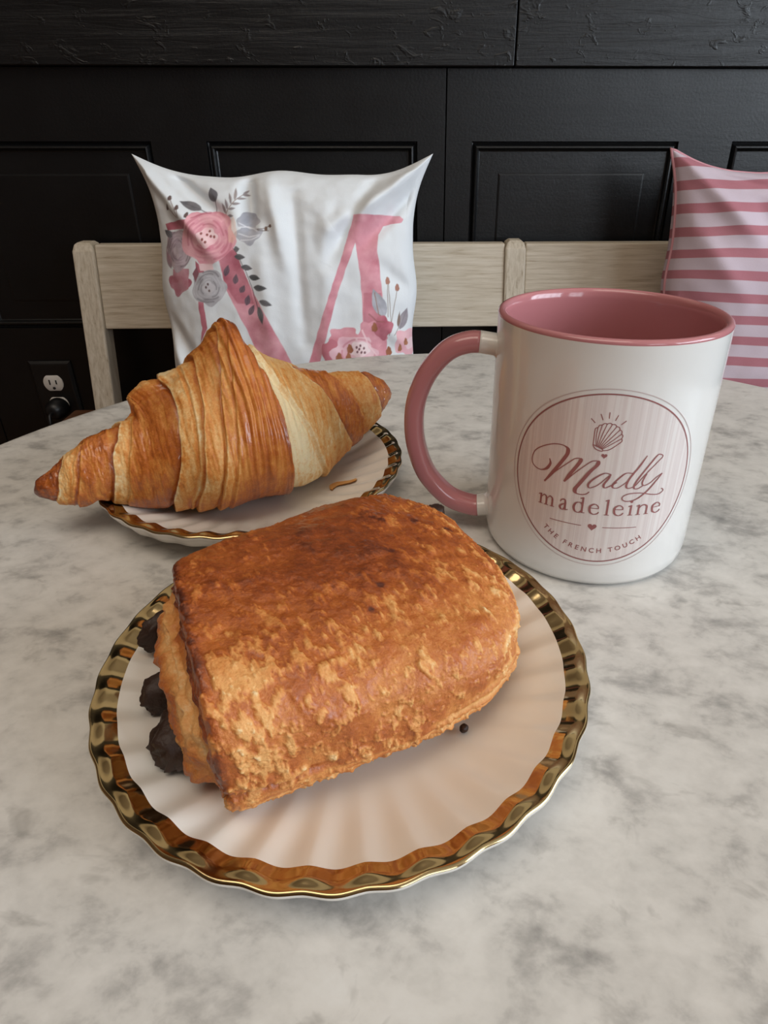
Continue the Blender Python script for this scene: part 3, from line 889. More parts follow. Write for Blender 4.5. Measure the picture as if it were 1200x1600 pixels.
CB = np.array([2.9,3.4,4.3,5.6,6.8,7.9,8.8,9.6,10.4,11.2,12.0,12.8,13.7,14.6,15.6,16.5,17.6,18.6,19.8,20.9,22.2,23.4,24.8,26.2,27.7,29.2,30.8,32.5,34.1,35.8,37.5,39.2,40.7,42.0,43.1,43.7]+[44.0]*9+[43.9,43.6,43.0,42.2,41.3,40.3,39.3,38.3,37.3,36.3,35.3,34.3,33.2,32.0,30.7,29.3,27.7,26.2,24.7,23.3,21.8,20.4,19.1,17.8,16.5,15.2,14.0,12.8,11.6,10.5,9.4,8.2,7.1,5.9,4.6,3.2,2.0,1.3,1.0])
CG = np.arange(0, 168, 2.0); CG[-1] = 166.5
CRA = np.array([-.158, .228]); CRB = np.array([-.0125, .305])
CD = (CRB - CRA) / np.hypot(*(CRB - CRA)); CN = np.array([-CD[1], CD[0]])
# fold edges of the rolled dough: (position along the roll in mm, angle round it in degrees), step height mm
LED = [
 ('u', [(14, 82), (10.5, 43), (7.5, -29)], .5), ('u', [(20.5, 87), (16.5, 43), (13, -23)], .2), ('u', [(22.5, 87), (19.5, 48), (15, -30)], .9),
 ('u', [(38.5, 95), (33, 46), (28, -30)], 1.6), ('u', [(43.5, 98), (38.5, 42), (33.5, -30)], .5),
 ('u', [(57.5, 97), (59.5, 75), (59, 49), (56.5, 26), (50.5, -21)], 2.2), ('u', [(66, 95), (65.5, 70), (64.5, 41), (62.5, 22), (57, -27)], .4),
 ('u', [(71.5, 94), (69, 50), (65.5, 26), (59.5, -27)], 1.5), ('u', [(82.5, 86), (75.5, 44), (67, -29)], 1.4), ('u', [(86, 83), (80, 36), (71.5, -34)], .7),
 ('d', [(90.5, 73), (96, 52), (98, 26), (98.5, -27)], 2.6), ('r', [(97, 78), (100.5, 56), (110, 20), (117.5, -33)], 1.5),
 ('d', [(114.5, 84), (123, 56), (130, 15), (135, -25)], .9), ('d', [(131, 81), (138, 42), (142.5, 5), (142, -25)], 1.2), ('d', [(148.5, 75), (152.5, 24), (154.5, -10)], .7)]
BAKE = [.78, .33, .58, .66, .32, .62, .35, .39, .41, .46, .60, .06, .32, .64, .40, .64]
def make_croissant():
    nu, nt_ = 640, 380
    u = 166.5 * (0.5 - 0.5 * np.cos(np.linspace(0, 1, nu) * np.pi)) * .25 + np.linspace(0, 166.5, nu) * .75
    t = np.linspace(-np.pi / 2, 1.5 * np.pi, nt_, endpoint=False)
    Ug, T = np.meshgrid(u, t, indexing='ij')
    Td = np.degrees(T)
    Tf = np.where(Td > 90, 180 - Td, Td)       # the far side mirrors the near side
    top = np.interp(Ug, CG, CT); zb = np.interp(Ug, CG, CZ); b = np.maximum(np.interp(Ug, CG, CB), .5 * (top - zb))
    zcn = zb + (top - zb) * .42
    c, s = np.cos(T), np.sin(T)
    n = np.where(s < 0, 2.8, 2.0 - .3 * np.exp(-((Ug - 79) / 16) ** 2))
    rad = (np.abs(c) ** n + np.abs(s) ** n) ** (-1 / n)
    v = -b * rad * c * np.where(c < 0, .80, 1.0)
    z = zcn + np.where(s > 0, top - zcn, zcn - zb) * rad * s
    X = CRA[0] + (CD[0] * Ug + CN[0] * v) / 1000; Y = CRA[1] + (CD[1] * Ug + CN[1] * v) / 1000
    P = np.stack([X, Y, z / 1000], -1)
    nor = grid_normals(P)
    mid = P.mean(1, keepdims=True)
    if ((P - mid) * nor).sum() < 0: nor = -nor
    # fold edges
    wv = 1.1 * fbm(np.stack([Ug / 9, np.cos(T) * 1.6, np.sin(T) * 1.6], -1), 3)
    D = np.zeros(Ug.shape); groove = np.zeros(Ug.shape)
    pos = []
    for typ, pts, h in LED:
        a = np.array(sorted((q[1], q[0]) for q in pts), float)
        # extrapolate the slant a little past the traced range
        ue = np.interp(Tf, a[:, 0], a[:, 1]) + wv
        pos.append(ue)
        e = Ug - ue
        if typ == 'd':
            D += h * (1 - sm(e / .9 + .5)); groove += .5 * h * np.exp(-((e - .7) / .8) ** 2)
        elif typ == 'r':
            D += h * sm(e / .9 + .5) * np.exp(-np.maximum(e, 0) / 14.0); groove += .35 * h * np.exp(-((e + .7) / .9) ** 2)
        else:
            D += h * sm(e / .9 + .5); groove += .5 * h * np.exp(-((e + .7) / .8) ** 2)
    # remove the slow trend so that the silhouette keeps its profile
    k = np.exp(-np.linspace(-2, 2, 81) ** 2); k /= k.sum()
    Dp = np.pad(D, ((40, 40), (0, 0)), 'edge')
    trend = np.apply_along_axis(lambda q: np.convolve(q, k, 'valid'), 0, Dp)
    disp = (D - trend) * 1.25 - groove * .8
    # bake values between fold edges
    order = np.stack([np.full(Ug.shape, -99.)] + pos, 0)
    bake = np.full(Ug.shape, BAKE[0])
    for i, ue in enumerate(pos):
        f = sm((Ug - ue) / .8 + .5)
        bake = bake * (1 - f) + BAKE[i + 1] * f
    # wrinkles running round the roll
    warp = 1.2 * fbm(np.stack([Ug / 14, np.cos(T) * 1.3, np.sin(T) * 1.3 + 7], -1), 3)
    st1 = fbm(np.stack([(Ug + warp) / 1.7, np.cos(T) * 1.5, np.sin(T) * 1.5], -1), 3)
    st2 = fbm(np.stack([(Ug + warp) / 4.5, np.cos(T) * 2.2 + 5, np.sin(T) * 2.2], -1), 3)
    bl = fbm(P * 260, 4)
    disp += -.62 * np.abs(st1) + .60 * st2 + .22 * bl
    tip = np.minimum(1, np.minimum(Ug, 166.5 - Ug) / 6.0)
    centre = np.exp(-((Ug - 90) / 12) ** 2)
    tc = np.interp(Ug, [40, 44, 50, 56, 60, 64], [112, 104, 98, 92, 88, 84])
    fl = sm((Ug - 41) / 3) * (1 - sm((Ug - 61) / 4))
    e = Td - tc; e_fl = e
    disp += fl * (1.3 * sm(e / 5 + .5) * np.exp(-np.maximum(e, 0) / 30) - .9 * np.exp(-((e + 2.5) / 3.0) ** 2))
    disp += 7.0 * sm((Ug - 43.5) / 3.5) * (1 - sm((Ug - 54) / 9)) * np.exp(-((Td - 116) / 26) ** 2)
    disp += centre * .5 * np.sin((Ug + warp * 1.4) * 2.2) * sm((70 - np.abs(Tf - 35)) / 40)
    for (typ, pts, h), ue in zip(LED, pos):
        e = Ug - ue
        bake -= (.16 if typ != 'd' else .10) * np.exp(-((e - (.55 if typ != 'd' else -.5)) / .5) ** 2)
        bake += .14 * np.exp(-((e + (.9 if typ != 'd' else -.9)) / .5) ** 2)
    bake += .22 * st1 + .18 * st2 + .12 * bl - .16 * fl * sm(e_fl / 8)
    bake += .16 * fbm(P * 850, 3) * (bake < .5)
    bake += .16 * sm((D - trend) / 1.2 - .1) * (bake > .35)
    bake += .10 * sm((-5 - Td) / 30) * (Td < 0)                          # darker, crisper base
    bake -= .05
    bake += .18 * np.exp(-((Ug - 79) / 9) ** 2) * sm((Tf - 55) / 30)
    bake += .22 * (1 - tip)
    bake = np.clip(bake, 0, 1)
    P = P + nor * (disp * tip / 1000)[..., None]
    # loose fold of dough standing behind the roll on its left shoulder
    # rest on the plate
    r = np.hypot(P[..., 0] - PL2[0], P[..., 1] - PL2[1])
    zp = np.where(r < PR * 1.02, plate_z(r) + .0012, np.maximum(0, .0172 - (r - PR * 1.02) * .9))
    P[..., 2] = np.maximum(P[..., 2], zp)
    # blunt tips
    for k0, rng_, lim in ((0, Ug[:, 0], 0.0), (-1, Ug[:, 0], 165.0)):
        f = np.sqrt(np.clip((rng_ - lim) / 1.6, 0, 1)) if k0 == 0 else np.sqrt(np.clip((lim - rng_) / 1.8, 0, 1))
        cc = P.mean(1, keepdims=True)
        P = np.where((f < 1)[:, None, None], cc + (P - cc) * f[:, None, None], P)
    P[0] = P[0].mean(0); P[-1] = P[-1].mean(0)
    P[Ug[:, 0] > 165.0] = P[Ug[:, 0] <= 165.0][-1].mean(0)
    root = empty('croissant', (PL2[0], PL2[1], .0054), 0, 'large golden brown glazed croissant lying on the plate at the back', 'croissant')
    F = grid_faces(nu, nt_, True)
    Pl = P - np.array(root.location)
    o = mesh_np('crust', Pl, F, M_croissant, root, attrs={'bake': ('FLOAT', bake)})
    return root, o
croissant, crust = make_croissant()

# ------------------------------------------------------------------ chocolate pastry
PCX, PCY, PSI = -0.0184, 0.1499, 0.6361
def make_pain():
    a_, b_, H_, tap, lean, drop = .0494, .0440, .0335, .1985, .1945, -.15
    # profile along the axis: (x/a, section scale); the folded end stands out of the top sheet on the left
    left = [(-1.13, 0.0), (-1.13, .22), (-1.12, .46), (-1.10, .60), (-1.07, .69), (-1.03, .745), (-.998, .77), (-.985, .80), (-.980, .90), (-.966, .955), (-.94, .985)]
    xs = np.linspace(-.90, .999, 64)
    body = [(x, (1 - abs(x) ** 2.5) ** .4 if x > 0 else 1.0) for x in xs]
    prof = np.array(left + body + [(1.0, .02), (1.0, 0.0)])
    d = np.concatenate([[0], np.cumsum(np.hypot(*np.diff(prof * [1, .9], axis=0).T))])
    q = np.linspace(0, d[-1], 520)
    xf = np.interp(q, d, prof[:, 0]); sc = np.interp(q, d, prof[:, 1])
    nt_ = 460
    t = np.linspace(0, 2 * np.pi, nt_, endpoint=False)
    S, T = np.meshgrid(xf, t, indexing='ij'); SC = np.repeat(sc[:, None], nt_, 1)
    n = 3.85
    c, sn = np.cos(T), np.sin(T)
    r = (np.abs(c) ** n + np.abs(sn) ** n) ** (-1 / n)
    v = b_ * (1 + tap * S) * r * c * SC
    hh_ = H_ * (1 + drop * np.clip(S, -1, 1))
    w = hh_ / 2 * (1 + r * sn * (.25 + .75 * SC))
    w = np.where((S < -.975), hh_ / 2 * (.86 + r * sn * (.06 + .94 * SC) * .86), w)
    w = w + .0030 * np.exp(-((v / b_) ** 2) * 1.6) * (sn > 0) * SC        # slight crown
    v = v + np.where(S < -.975, .10 * b_ * (1 - SC), 0)
    X = a_ * S + lean * v + a_ * .13 * sm((v / b_ - .45) / .45) * sm((-S - .5) / .45)
    P = np.stack([X, v, w + .0062], -1)
    nor = grid_normals(P)
    mid = np.array([0, 0, .025])
    if ((P - mid) * nor).sum() < 0: nor = -nor
    Q = P * 1000.0
    body_m = sm((S + .985) / .012)
    hgt = (P[..., 2] - .006) / H_
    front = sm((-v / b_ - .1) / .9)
    lump = fbm(Q / 16, 3)
    mids = fbm(Q / 5.5 + 11, 4)
    fine = fbm(Q / 1.8 + 5, 3)
    # flaky patches: thin raised leaves of crust with sharp borders, running round the roll
    pf = fbm(np.stack([Q[..., 0] / 3.4, Q[..., 1] / 6.0, Q[..., 2] / 6.0], -1) + 3, 6, .62) + .24 * fbm(Q / 22 + 40, 2)
    patch = np.exp(-(((S + .80) / .16) ** 2 + ((v / b_ + .62) / .30) ** 2)) * (hgt > .35)
    pf = pf + .30 * patch - .25 * np.exp(-(((S + .05) / .45) ** 2 + ((v / b_ - .25) / .5) ** 2))
    flake = .65 * sm((pf - .04) / .12) + .35 * sm((pf - .16) / .06)
    blister = sm((fbm(Q / 1.7 + 21, 3) - .22) / .14)
    pits = sm((fbm(Q / .9 + 77, 2) - .25) / .15)
    cov = np.clip(.40 + .60 * sm((front - .12) / .35) + .35 * sm((S - .25) / .4), 0, 1)
    flake *= body_m
    disp = 1.3 * lump + .75 * mids + .22 * fine + .55 * flake * (.3 + .7 * cov) + .35 * blister * body_m * cov
    # creases across the front right shoulder
    cre = fbm(np.stack([Q[..., 0] / 2.3, Q[..., 1] / 9, Q[..., 2] / 9], -1) + 60, 3)
    disp += -.9 * np.abs(cre) * sm((S - .1) / .5) * sm((hgt - .2) / .3) * body_m
    # laminated layers along the lower side
    lay = np.sin(Q[..., 2] * 2.3 + 2.5 * fbm(Q / 9 + 31, 3) + 3 * S)
    lowm = sm((.40 + .14 * sm((S + .2) / .8) - hgt) / .2) * body_m
    disp += .34 * lay * lowm * sm((S + .75) / .4)
    # seam low on the near left
    sy = hgt - (.36 - .05 * S + .04 * fbm(Q / 6 + 71, 2))
    seam = np.exp(-(sy / .035) ** 2) * sm((-v) / .02) * sm((-.35 - S) / .25) * body_m
    disp -= 1.2 * seam
    # end face: folded dough
    endm = 1 - body_m
    rho = SC
    ang = T
    el = np.sin(rho * 13 + 2.6 * np.sin(ang) + 3.4 * fbm(Q / 9 + 91, 3))
    disp += endm * (.55 * el * sm(rho / .3) + 1.5 * mids + 1.3 * lump)
    disp += endm * .5 * np.sin(rho * 75 + 2 * lump) * sm((rho - .62) / .05) * (1 - sm((rho - .86) / .05))
    ridge_e = np.exp(-((S + .962) / .022) ** 2)
    disp -= .30 * pits * flake
    disp += .5 * ridge_e * (sn > -.3)
    disp *= np.minimum(1, SC / .12)
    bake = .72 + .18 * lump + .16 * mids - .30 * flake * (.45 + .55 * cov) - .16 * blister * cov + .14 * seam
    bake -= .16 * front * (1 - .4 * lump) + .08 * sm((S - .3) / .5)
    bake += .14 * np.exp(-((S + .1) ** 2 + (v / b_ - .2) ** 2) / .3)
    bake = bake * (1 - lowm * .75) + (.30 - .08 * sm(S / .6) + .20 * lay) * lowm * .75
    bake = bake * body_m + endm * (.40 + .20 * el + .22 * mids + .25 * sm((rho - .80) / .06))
    bake += .24 * ridge_e * (sn > -.2)
    # a few scorched specks
    for (ss, vv_, rr_) in ((.25, -.05, .0011), (.42, .35, .0010), (.80, .10, .0016), (.38, .42, .0008), (.0, -.34, .0009), (-.15, -.5, .0008), (.62, .25, .0011)):
        dd = np.hypot(P[..., 0] - a_ * ss, P[..., 1] - b_ * vv_)
        bake += .5 * np.exp(-(dd / rr_) ** 2) * (hgt > .4)
    P = P + nor * (disp / 1000)[..., None]
    cz, sz = math.cos(PSI), math.sin(PSI)
    wx = PCX + P[..., 0] * cz - P[..., 1] * sz; wy = PCY + P[..., 0] * sz + P[..., 1] * cz
    rr = np.hypot(wx - PL1[0], wy - PL1[1])
    P[..., 2] = np.maximum(P[..., 2], plate_z(rr) + .0012)
    P[0] = P[0].mean(0); P[-1] = P[-1].mean(0)
    base = .0054
    root = empty('chocolate_pastry', (PCX, PCY, base), PSI, 'rectangular flaky pastry with dark chocolate at its ends on the front plate', 'pastry')
    P[..., 2] -= base
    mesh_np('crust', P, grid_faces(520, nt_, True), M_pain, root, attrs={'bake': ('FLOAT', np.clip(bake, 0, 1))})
    def baton(x, y, z, lx, ly, lz, rz, seed):
        u = np.linspace(0, np.pi, 28); w_ = np.linspace(0, 2 * np.pi, 36, endpoint=False)
        Ua, Wa = np.meshgrid(u, w_, indexing='ij')
        e = lambda q: np.sign(q) * np.abs(q) ** .75
        K = np.stack([lx * e(np.cos(Ua)), ly * e(np.sin(Ua)) * e(np.cos(Wa)), lz * e(np.sin(Ua)) * e(np.sin(Wa))], -1)
        K = K * (1 + .30 * fbm(K * 200 + seed, 2) + .10 * fbm(K * 900 + seed, 2))[..., None]
        c_, s_ = math.cos(rz), math.sin(rz)
        K = np.stack([K[..., 0] * c_ - K[..., 1] * s_ + x, K[..., 0] * s_ + K[..., 1] * c_ + y, K[..., 2] + z], -1)
        gx = PCX + K[..., 0] * cz - K[..., 1] * sz; gy = PCY + K[..., 0] * sz + K[..., 1] * cz
        K[..., 2] = np.maximum(K[..., 2], plate_z(np.hypot(gx - PL1[0], gy - PL1[1])) + .0009 - base)
        return mesh_np('chocolate_piece', K, grid_faces(28, 36, True), M_choc, root)
    baton(-.0435, .0335, .0115, .0115, .0034, .0060, .12, 3)
    baton(-.0505, .0120, .0082, .0105, .0044, .0060, .1, 9)
    baton(-.0500, -.0085, .0090, .0130, .0080, .0076, -.1, 15)
    baton(.0505, .0275, .0195, .0062, .0034, .0034, .2, 22)
    baton(.0080, -.0425, .0009, .0012, .0011, .0012, 0, 33)
    return root
pain = make_pain()

# small golden crumb smear on the back plate, modelled as a thin flake
def flake(x, y, rz, lx, ly, label):
    u = np.linspace(0, 1, 14); w_ = np.linspace(-1, 1, 10)
    Ua, Wa = np.meshgrid(u, w_, indexing='ij')
    px = (Ua - .5) * lx; py = Wa * ly / 2 * np.sin(np.pi * (.12 + .8 * Ua)) * (1 + .5 * fbm(np.stack([Ua * 4, Wa, 0 * Ua], -1), 2))
    py = py + .003 * np.sin(Ua * 5) * 1.0
    r = np.hypot(x + px * math.cos(rz) - py * math.sin(rz) - PL2[0], y + px * math.sin(rz) + py * math.cos(rz) - PL2[1])
    zt = plate_z(r) + .0009 + .0003 * fbm(np.stack([Ua * 5, Wa * 3, 0 * Ua + 5], -1), 2)
    tops = np.stack([px, py, zt], -1); bot = tops - [0, 0, .0004]
    V = np.concatenate([tops.reshape(-1, 3), bot.reshape(-1, 3)]); f1 = grid_faces(14, 10)
    V[:, 2] -= .0042
    o = mesh_np('crumb_smear', V, np.vstack([f1, f1[:, ::-1] + 140]), M_croissant, None, attrs={'bake': ('FLOAT', np.full(280, .30))})
    o.location = (x, y, .0042); o.rotation_euler = (0, 0, rz)
    return tag(o, label, 'crumb')
flake(-.0345, .2610, .75, .0125, .0055, 'thin golden crumb smear on the white plate beside the croissant')

# ------------------------------------------------------------------ mug
MX, MY, MR, MH = .0714, .2306, .041, .0948
mug = empty('mug', (MX, MY, 0), 0, 'white mug with pink inside, pink handle and round rose logo', 'mug')
prof = [(0, .0016), (.034, .0016), (.0345, .0002), (.0368, .0), (.0392, .0012), (.0405, .0036), (MR, .0075), (MR, .03), (MR, .06), (MR, MH - .0017)]
lathe('mug_body', prof, 160, M_white, mug)
prof = [(MR, MH - .0017), (MR + .00008, MH - .0013), (MR - .0001, MH - .0008), (MR - .0006, MH - .0003), (MR - .0015, MH), (MR - .0026, MH - .0005), (MR - .0032, MH - .0016), (MR - .0034, MH - .004), (MR - .0036, .04), (MR - .0042, .010), (MR - .008, .0062), (.02, .005), (0, .005)]
lathe('pink_lining', prof, 160, M_pink_glaze, mug)
ha = math.radians(174)
hp = [(38.2, 80.0), (42.5, 81.0), (50.8, 81.5), (59.2, 78.0), (66.5, 69.4), (71.0, 58.6), (72.3, 47.5), (71.0, 36.0), (66.6, 24.2), (57.6, 14.2), (47.9, 10.4), (42.5, 10.6), (38.2, 11.6)]
hp3 = np.array([(r / 1000 * math.cos(ha), r / 1000 * math.sin(ha), z / 1000) for r, z in hp])
path = catmull(hp3, 10)
sgn = (-math.sin(ha), math.cos(ha), 0)
def handle_piece(name, a, b, mat, flare=0):
    p = path[a:b]
    k = len(p)
    f = np.ones(k)
    if flare == 1: f = 1 + .35 * sm((8 - np.arange(k)) / 8.0)
    if flare == 2: f = 1 + .35 * sm((np.arange(k) - (k - 9)) / 8.0)
    t = np.gradient(path, axis=0)[a:b]; t /= np.linalg.norm(t, axis=1)[:, None]
    side = np.repeat(np.array(sgn)[None], k, 0); nor = np.cross(side, t)
    th = np.linspace(0, 2 * np.pi, 36, endpoint=False)
    e = lambda q: np.sign(q) * np.abs(q) ** .8
    P = p[:, None] + f[:, None, None] * (.0053 * e(np.cos(th))[None, :, None] * side[:, None] + .0040 * e(np.sin(th))[None, :, None] * nor[:, None])
    P = np.concatenate([np.repeat(p[:1][:, None], 36, 1), P, np.repeat(p[-1:][:, None], 36, 1)], 0)
    return mesh_np(name, P, grid_faces(len(P), 36, True), mat, mug)
nb = len(path)
handle_piece('handle_stub', 0, 17, M_white, 1)
handle_piece('handle', 16, nb - 15, M_pink_glaze)
handle_piece('handle_stub', nb - 16, nb, M_white, 2)

# printed logo, wrapped round the mug (x along the wall, z up, in mm from its centre)
LCX, LCZ = -71.677, 45.034
def wrap(pts, off):
    p = np.asarray(pts, float); a = (p[:, 0] + LCX) / 41.0; r = MR + off
    return np.stack([r * np.cos(a), r * np.sin(a), (p[:, 1] + LCZ) / 1000], -1)
def ribbon(pts, w, closed=False):
    p = np.asarray(pts, float)
    if closed:
        t = np.roll(p, -1, 0) - np.roll(p, 1, 0)
    else:
        t = np.gradient(p, axis=0)
    t /= np.maximum(np.linalg.norm(t, axis=1)[:, None], 1e-9)
    n = np.stack([-t[:, 1], t[:, 0]], 1)
    w = np.broadcast_to(np.asarray(w, float), (len(p),))[:, None] / 2
    V = np.stack([p + n * w, p - n * w], 1).reshape(-1, 2)
    m = len(p)
    F = [[2 * i, 2 * i + 1, 2 * i + 3, 2 * i + 2] for i in range(m - 1)]
    if closed: F.append([2 * m - 2, 2 * m - 1, 1, 0])
    return V, F
class Print:
    def __init__(s): s.V = []; s.F = []; s.n = 0; s.lay = []
    def add(s, V, F, lay=0):
        V = np.asarray(V); s.V.append(V); s.F += [[i + s.n for i in f] for f in F]; s.lay.append(np.full(len(V), lay)); s.n += len(V)
    def stroke(s, pts, w, closed=False, lay=0, smooth=True, n=10):
        p = catmull(pts, n, closed) if smooth else np.asarray(pts, float)
        if callable(w):
            t = np.gradient(p, axis=0); t /= np.maximum(np.linalg.norm(t, axis=1)[:, None], 1e-9)
            w = w(t, p)
        s.add(*ribbon(p, w, closed), lay)
    def build(s, name, mat, off=.00012):
        V = np.vstack(s.V); L = np.concatenate(s.lay)
        P = wrap(V, 0); d = P * [1, 1, 0]; d /= np.linalg.norm(d, axis=1)[:, None]
        P = P + d * (off + L * .00002)[:, None]
        return mesh_np(name, P, s.F, mat, mug, smooth=False)
# pale striped disc
rr_ = np.linspace(0, 32.0, 14); tt = np.linspace(0, 2 * np.pi, 120, endpoint=False)
Rg, Tg = np.meshgrid(rr_, tt, indexing='ij')
xy = np.stack([Rg * np.cos(Tg), Rg * np.sin(Tg)], -1).reshape(-1, 2)
mesh_np('printed_disc', wrap(xy, .00006), grid_faces(14, 120, True), M_disc, mug, attrs={'weave': ('FLOAT', xy[:, 0])})
circ = lambda r, n=160: np.stack([r * np.cos(np.linspace(0, 2 * np.pi, n, endpoint=False)), r * np.sin(np.linspace(0, 2 * np.pi, n, endpoint=False))], 1)
pr_ = Print(); pr_.stroke(circ(32.3), .46, True, smooth=False); pr_.build('printed_ring', M_ink)
pr_ = Print(); pr_.stroke(circ(34.0), .22, True, smooth=False); pr_.build('printed_outer_ring', M_ink_pale)
# script word
ML = {'M1': [(-189, 60), (-185, 41), (-199, 17), (-225, 7), (-252, 19), (-258, 44), (-247, 75), (-218, 100), (-181, 118), (-150, 122), (-131, 114), (-128, 98), (-136, 77), (-159, 35), (-180, -1), (-200, -33)],
 'M2': [(-199, -31), (-163, 17), (-114, 69), (-98, 82), (-84, 84), (-82, 76), (-90, 58), (-109, 24), (-129, -14)],
 'M3': [(-127, -14), (-92, 31), (-52, 74), (-36, 83), (-25, 82), (-26, 68), (-47, 39), (-76, -12), (-88, -35), (-83, -49), (-65, -52), (-48, -47), (-39, -37)],
 'a1': [(24, 37), (3, 40), (-23, 22), (-42, 0), (-46, -15), (-37, -21), (-13, -6), (11, 23), (24, 37)], 'a2': [(24, 37), (17, 20), (6, -1), (6, -13), (14, -15), (32, -4), (48, 8)],
 'd1': [(101, 41), (74, 43), (51, 22), (35, -2), (38, -14), (56, -12), (82, 12), (101, 41)], 'd2': [(136, 107), (114, 66), (91, 28), (81, -1), (86, -15), (103, -12), (114, -4)],
 'l': [(114, -4), (144, 38), (180, 80), (195, 97), (189, 106), (175, 106), (157, 82), (126, 33), (110, 1), (110, -16), (123, -18), (140, -8)],
 'y1': [(147, 38), (140, 22), (136, 3), (144, -7), (164, 0), (186, 20), (207, 33)],
 'y2': [(207, 33), (186, 4), (157, -33), (124, -60), (94, -67), (76, -60), (76, -48), (96, -37), (138, -36), (179, -46), (208, -49), (224, -40), (223, -32), (216, -28)]}
pr_ = Print()
for i, (k, pts) in enumerate(ML.items()):
    hv = {'M1': 1.5, 'M2': 1.5, 'M3': 1.5, 'l': .42, 'y1': .25, 'y2': .45}.get(k, .58)
    def wf(t, p, hv=hv): return .34 + hv * np.clip(-t[:, 1] - .25, 0, 1) ** 1.2 * (np.minimum(1, np.linspace(0, 8, len(t))) * np.minimum(1, np.linspace(8, 0, len(t)) + .3))
    pr_.stroke(np.array(pts) / 10.0, wf, lay=i % 5)
pr_.build('printed_script_word', M_ink)
# serif word
pr_ = Print()
XB, XH, AH = -12.5, 4.15, 6.3
TK, TN = .68, .27
def stem(x, z0, z1, serif_top=True, serif_bot=True):
    pr_.stroke([(x, XB + z0), (x, XB + z1)], TK, smooth=False, lay=1)
    if serif_bot: pr_.stroke([(x - .85, XB + z0 + .14), (x + .85, XB + z0 + .14)], TN, smooth=False, lay=2)
    if serif_top: pr_.stroke([(x - .95, XB + z1 - .55), (x + .2, XB + z1 - .05)], TN + .12, smooth=False, lay=2)
def arch(x0, x1, top):
    pr_.stroke([(x0 + .2, XB + top - 1.3), (x0 + .9, XB + top - .45), (x0 + (x1 - x0) * .62, XB + top - .15), (x1 - .12, XB + top - .75), (x1, XB + top - 1.7)], lambda t, p: .32 + .42 * np.linspace(0, 1, len(t)) ** 1.5, lay=3)
def ltr_m(x0, x1):
    w = (x1 - x0); xs = [x0 + .9, x0 + w * .5, x1 - .85]
    stem(xs[0], 0, XH); stem(xs[1], 0, XH - 1.5, False); stem(xs[2], 0, XH - 1.5, False); arch(xs[0], xs[1], XH); arch(xs[1], xs[2], XH)
def ltr_n(x0, x1):
    xs = [x0 + 1.0, x1 - .95]; stem(xs[0], 0, XH); stem(xs[1], 0, XH - 1.5, False); arch(xs[0], xs[1], XH)
def bowl_w(t, p): return .30 + .52 * np.abs(t[:, 1]) ** 1.6
def ltr_e(x0, x1):
    c = (x0 + x1) / 2; w = (x1 - x0) / 2
    pr_.stroke([(x0 + .3, XB + 2.45), (x1 - .35, XB + 2.45)], TN, smooth=False, lay=2)
    pr_.stroke([(x1 - .35, XB + 2.4), (x1 - .5, XB + 3.4), (c + .1, XB + XH), (x0 + .55, XB + 3.3), (x0 + .3, XB + 2.0), (x0 + .75, XB + .65), (c + .15, XB + .05), (x1 - .55, XB + .4), (x1 - .05, XB + 1.15)],
               lambda t, p: .30 + .50 * np.clip(-t[:, 1], 0, 1) ** 1.3 * (p[:, 0] < c) + .12 * np.abs(t[:, 1]) * (p[:, 0] >= c), lay=3)
def ltr_a(x0, x1):
    pr_.stroke([(x0 + .35, XB + 3.0), (x0 + .75, XB + 3.9), (x0 + 1.6, XB + XH), (x1 - 1.05, XB + 3.7), (x1 - .95, XB + 2.8)], lambda t, p: .34 + .38 * np.linspace(0, 1, len(t)), lay=3)
    pr_.stroke([(x1 - .95, XB + 3.0), (x1 - .95, XB + .7), (x1 - .6, XB + .1), (x1 + .15, XB + .35)], lambda t, p: .3 + .46 * np.clip(-t[:, 1], 0, 1), lay=1, n=6)
    pr_.stroke([(x1 - .95, XB + 2.5), (x0 + 1.2, XB + 2.1), (x0 + .35, XB + 1.1), (x0 + .8, XB + .15), (x0 + 1.6, XB + .1), (x1 - .95, XB + .9)], bowl_w, lay=4)
def ltr_d(x0, x1):
    xs = x1 - .8
    stem(xs, 0, AH, True, False); pr_.stroke([(xs, XB + .14), (x1 + .2, XB + .2)], TN, smooth=False, lay=2)
    pr_.stroke([(xs, XB + 3.4), (xs - .8, XB + XH), (x0 + .9, XB + 3.7), (x0 + .3, XB + 2.0), (x0 + .9, XB + .35), (xs - 1.0, XB + .05), (xs, XB + .8)], bowl_w, lay=3)
ltr_m(-21.5, -15.3); ltr_a(-13.6, -10.5); ltr_d(-8.7, -4.7); ltr_e(-3.3, .3); stem(3.0, 0, AH); ltr_e(5.1, 8.7)
stem(11.2, 0, XH)
t = np.linspace(0, 2 * np.pi, 16, endpoint=False)
def dot(x, z, r): pr_.add([(x, z)] + [(x + r * math.cos(q), z + r * math.sin(q)) for q in t], [[0, 1 + i, 1 + (i + 1) % 16] for i in range(16)], 1)
dot(11.1, XB + 5.6, .55)
ltr_n(13.1, 18.1); ltr_e(19.1, 22.8)
pr_.build('printed_serif_word', M_ink)
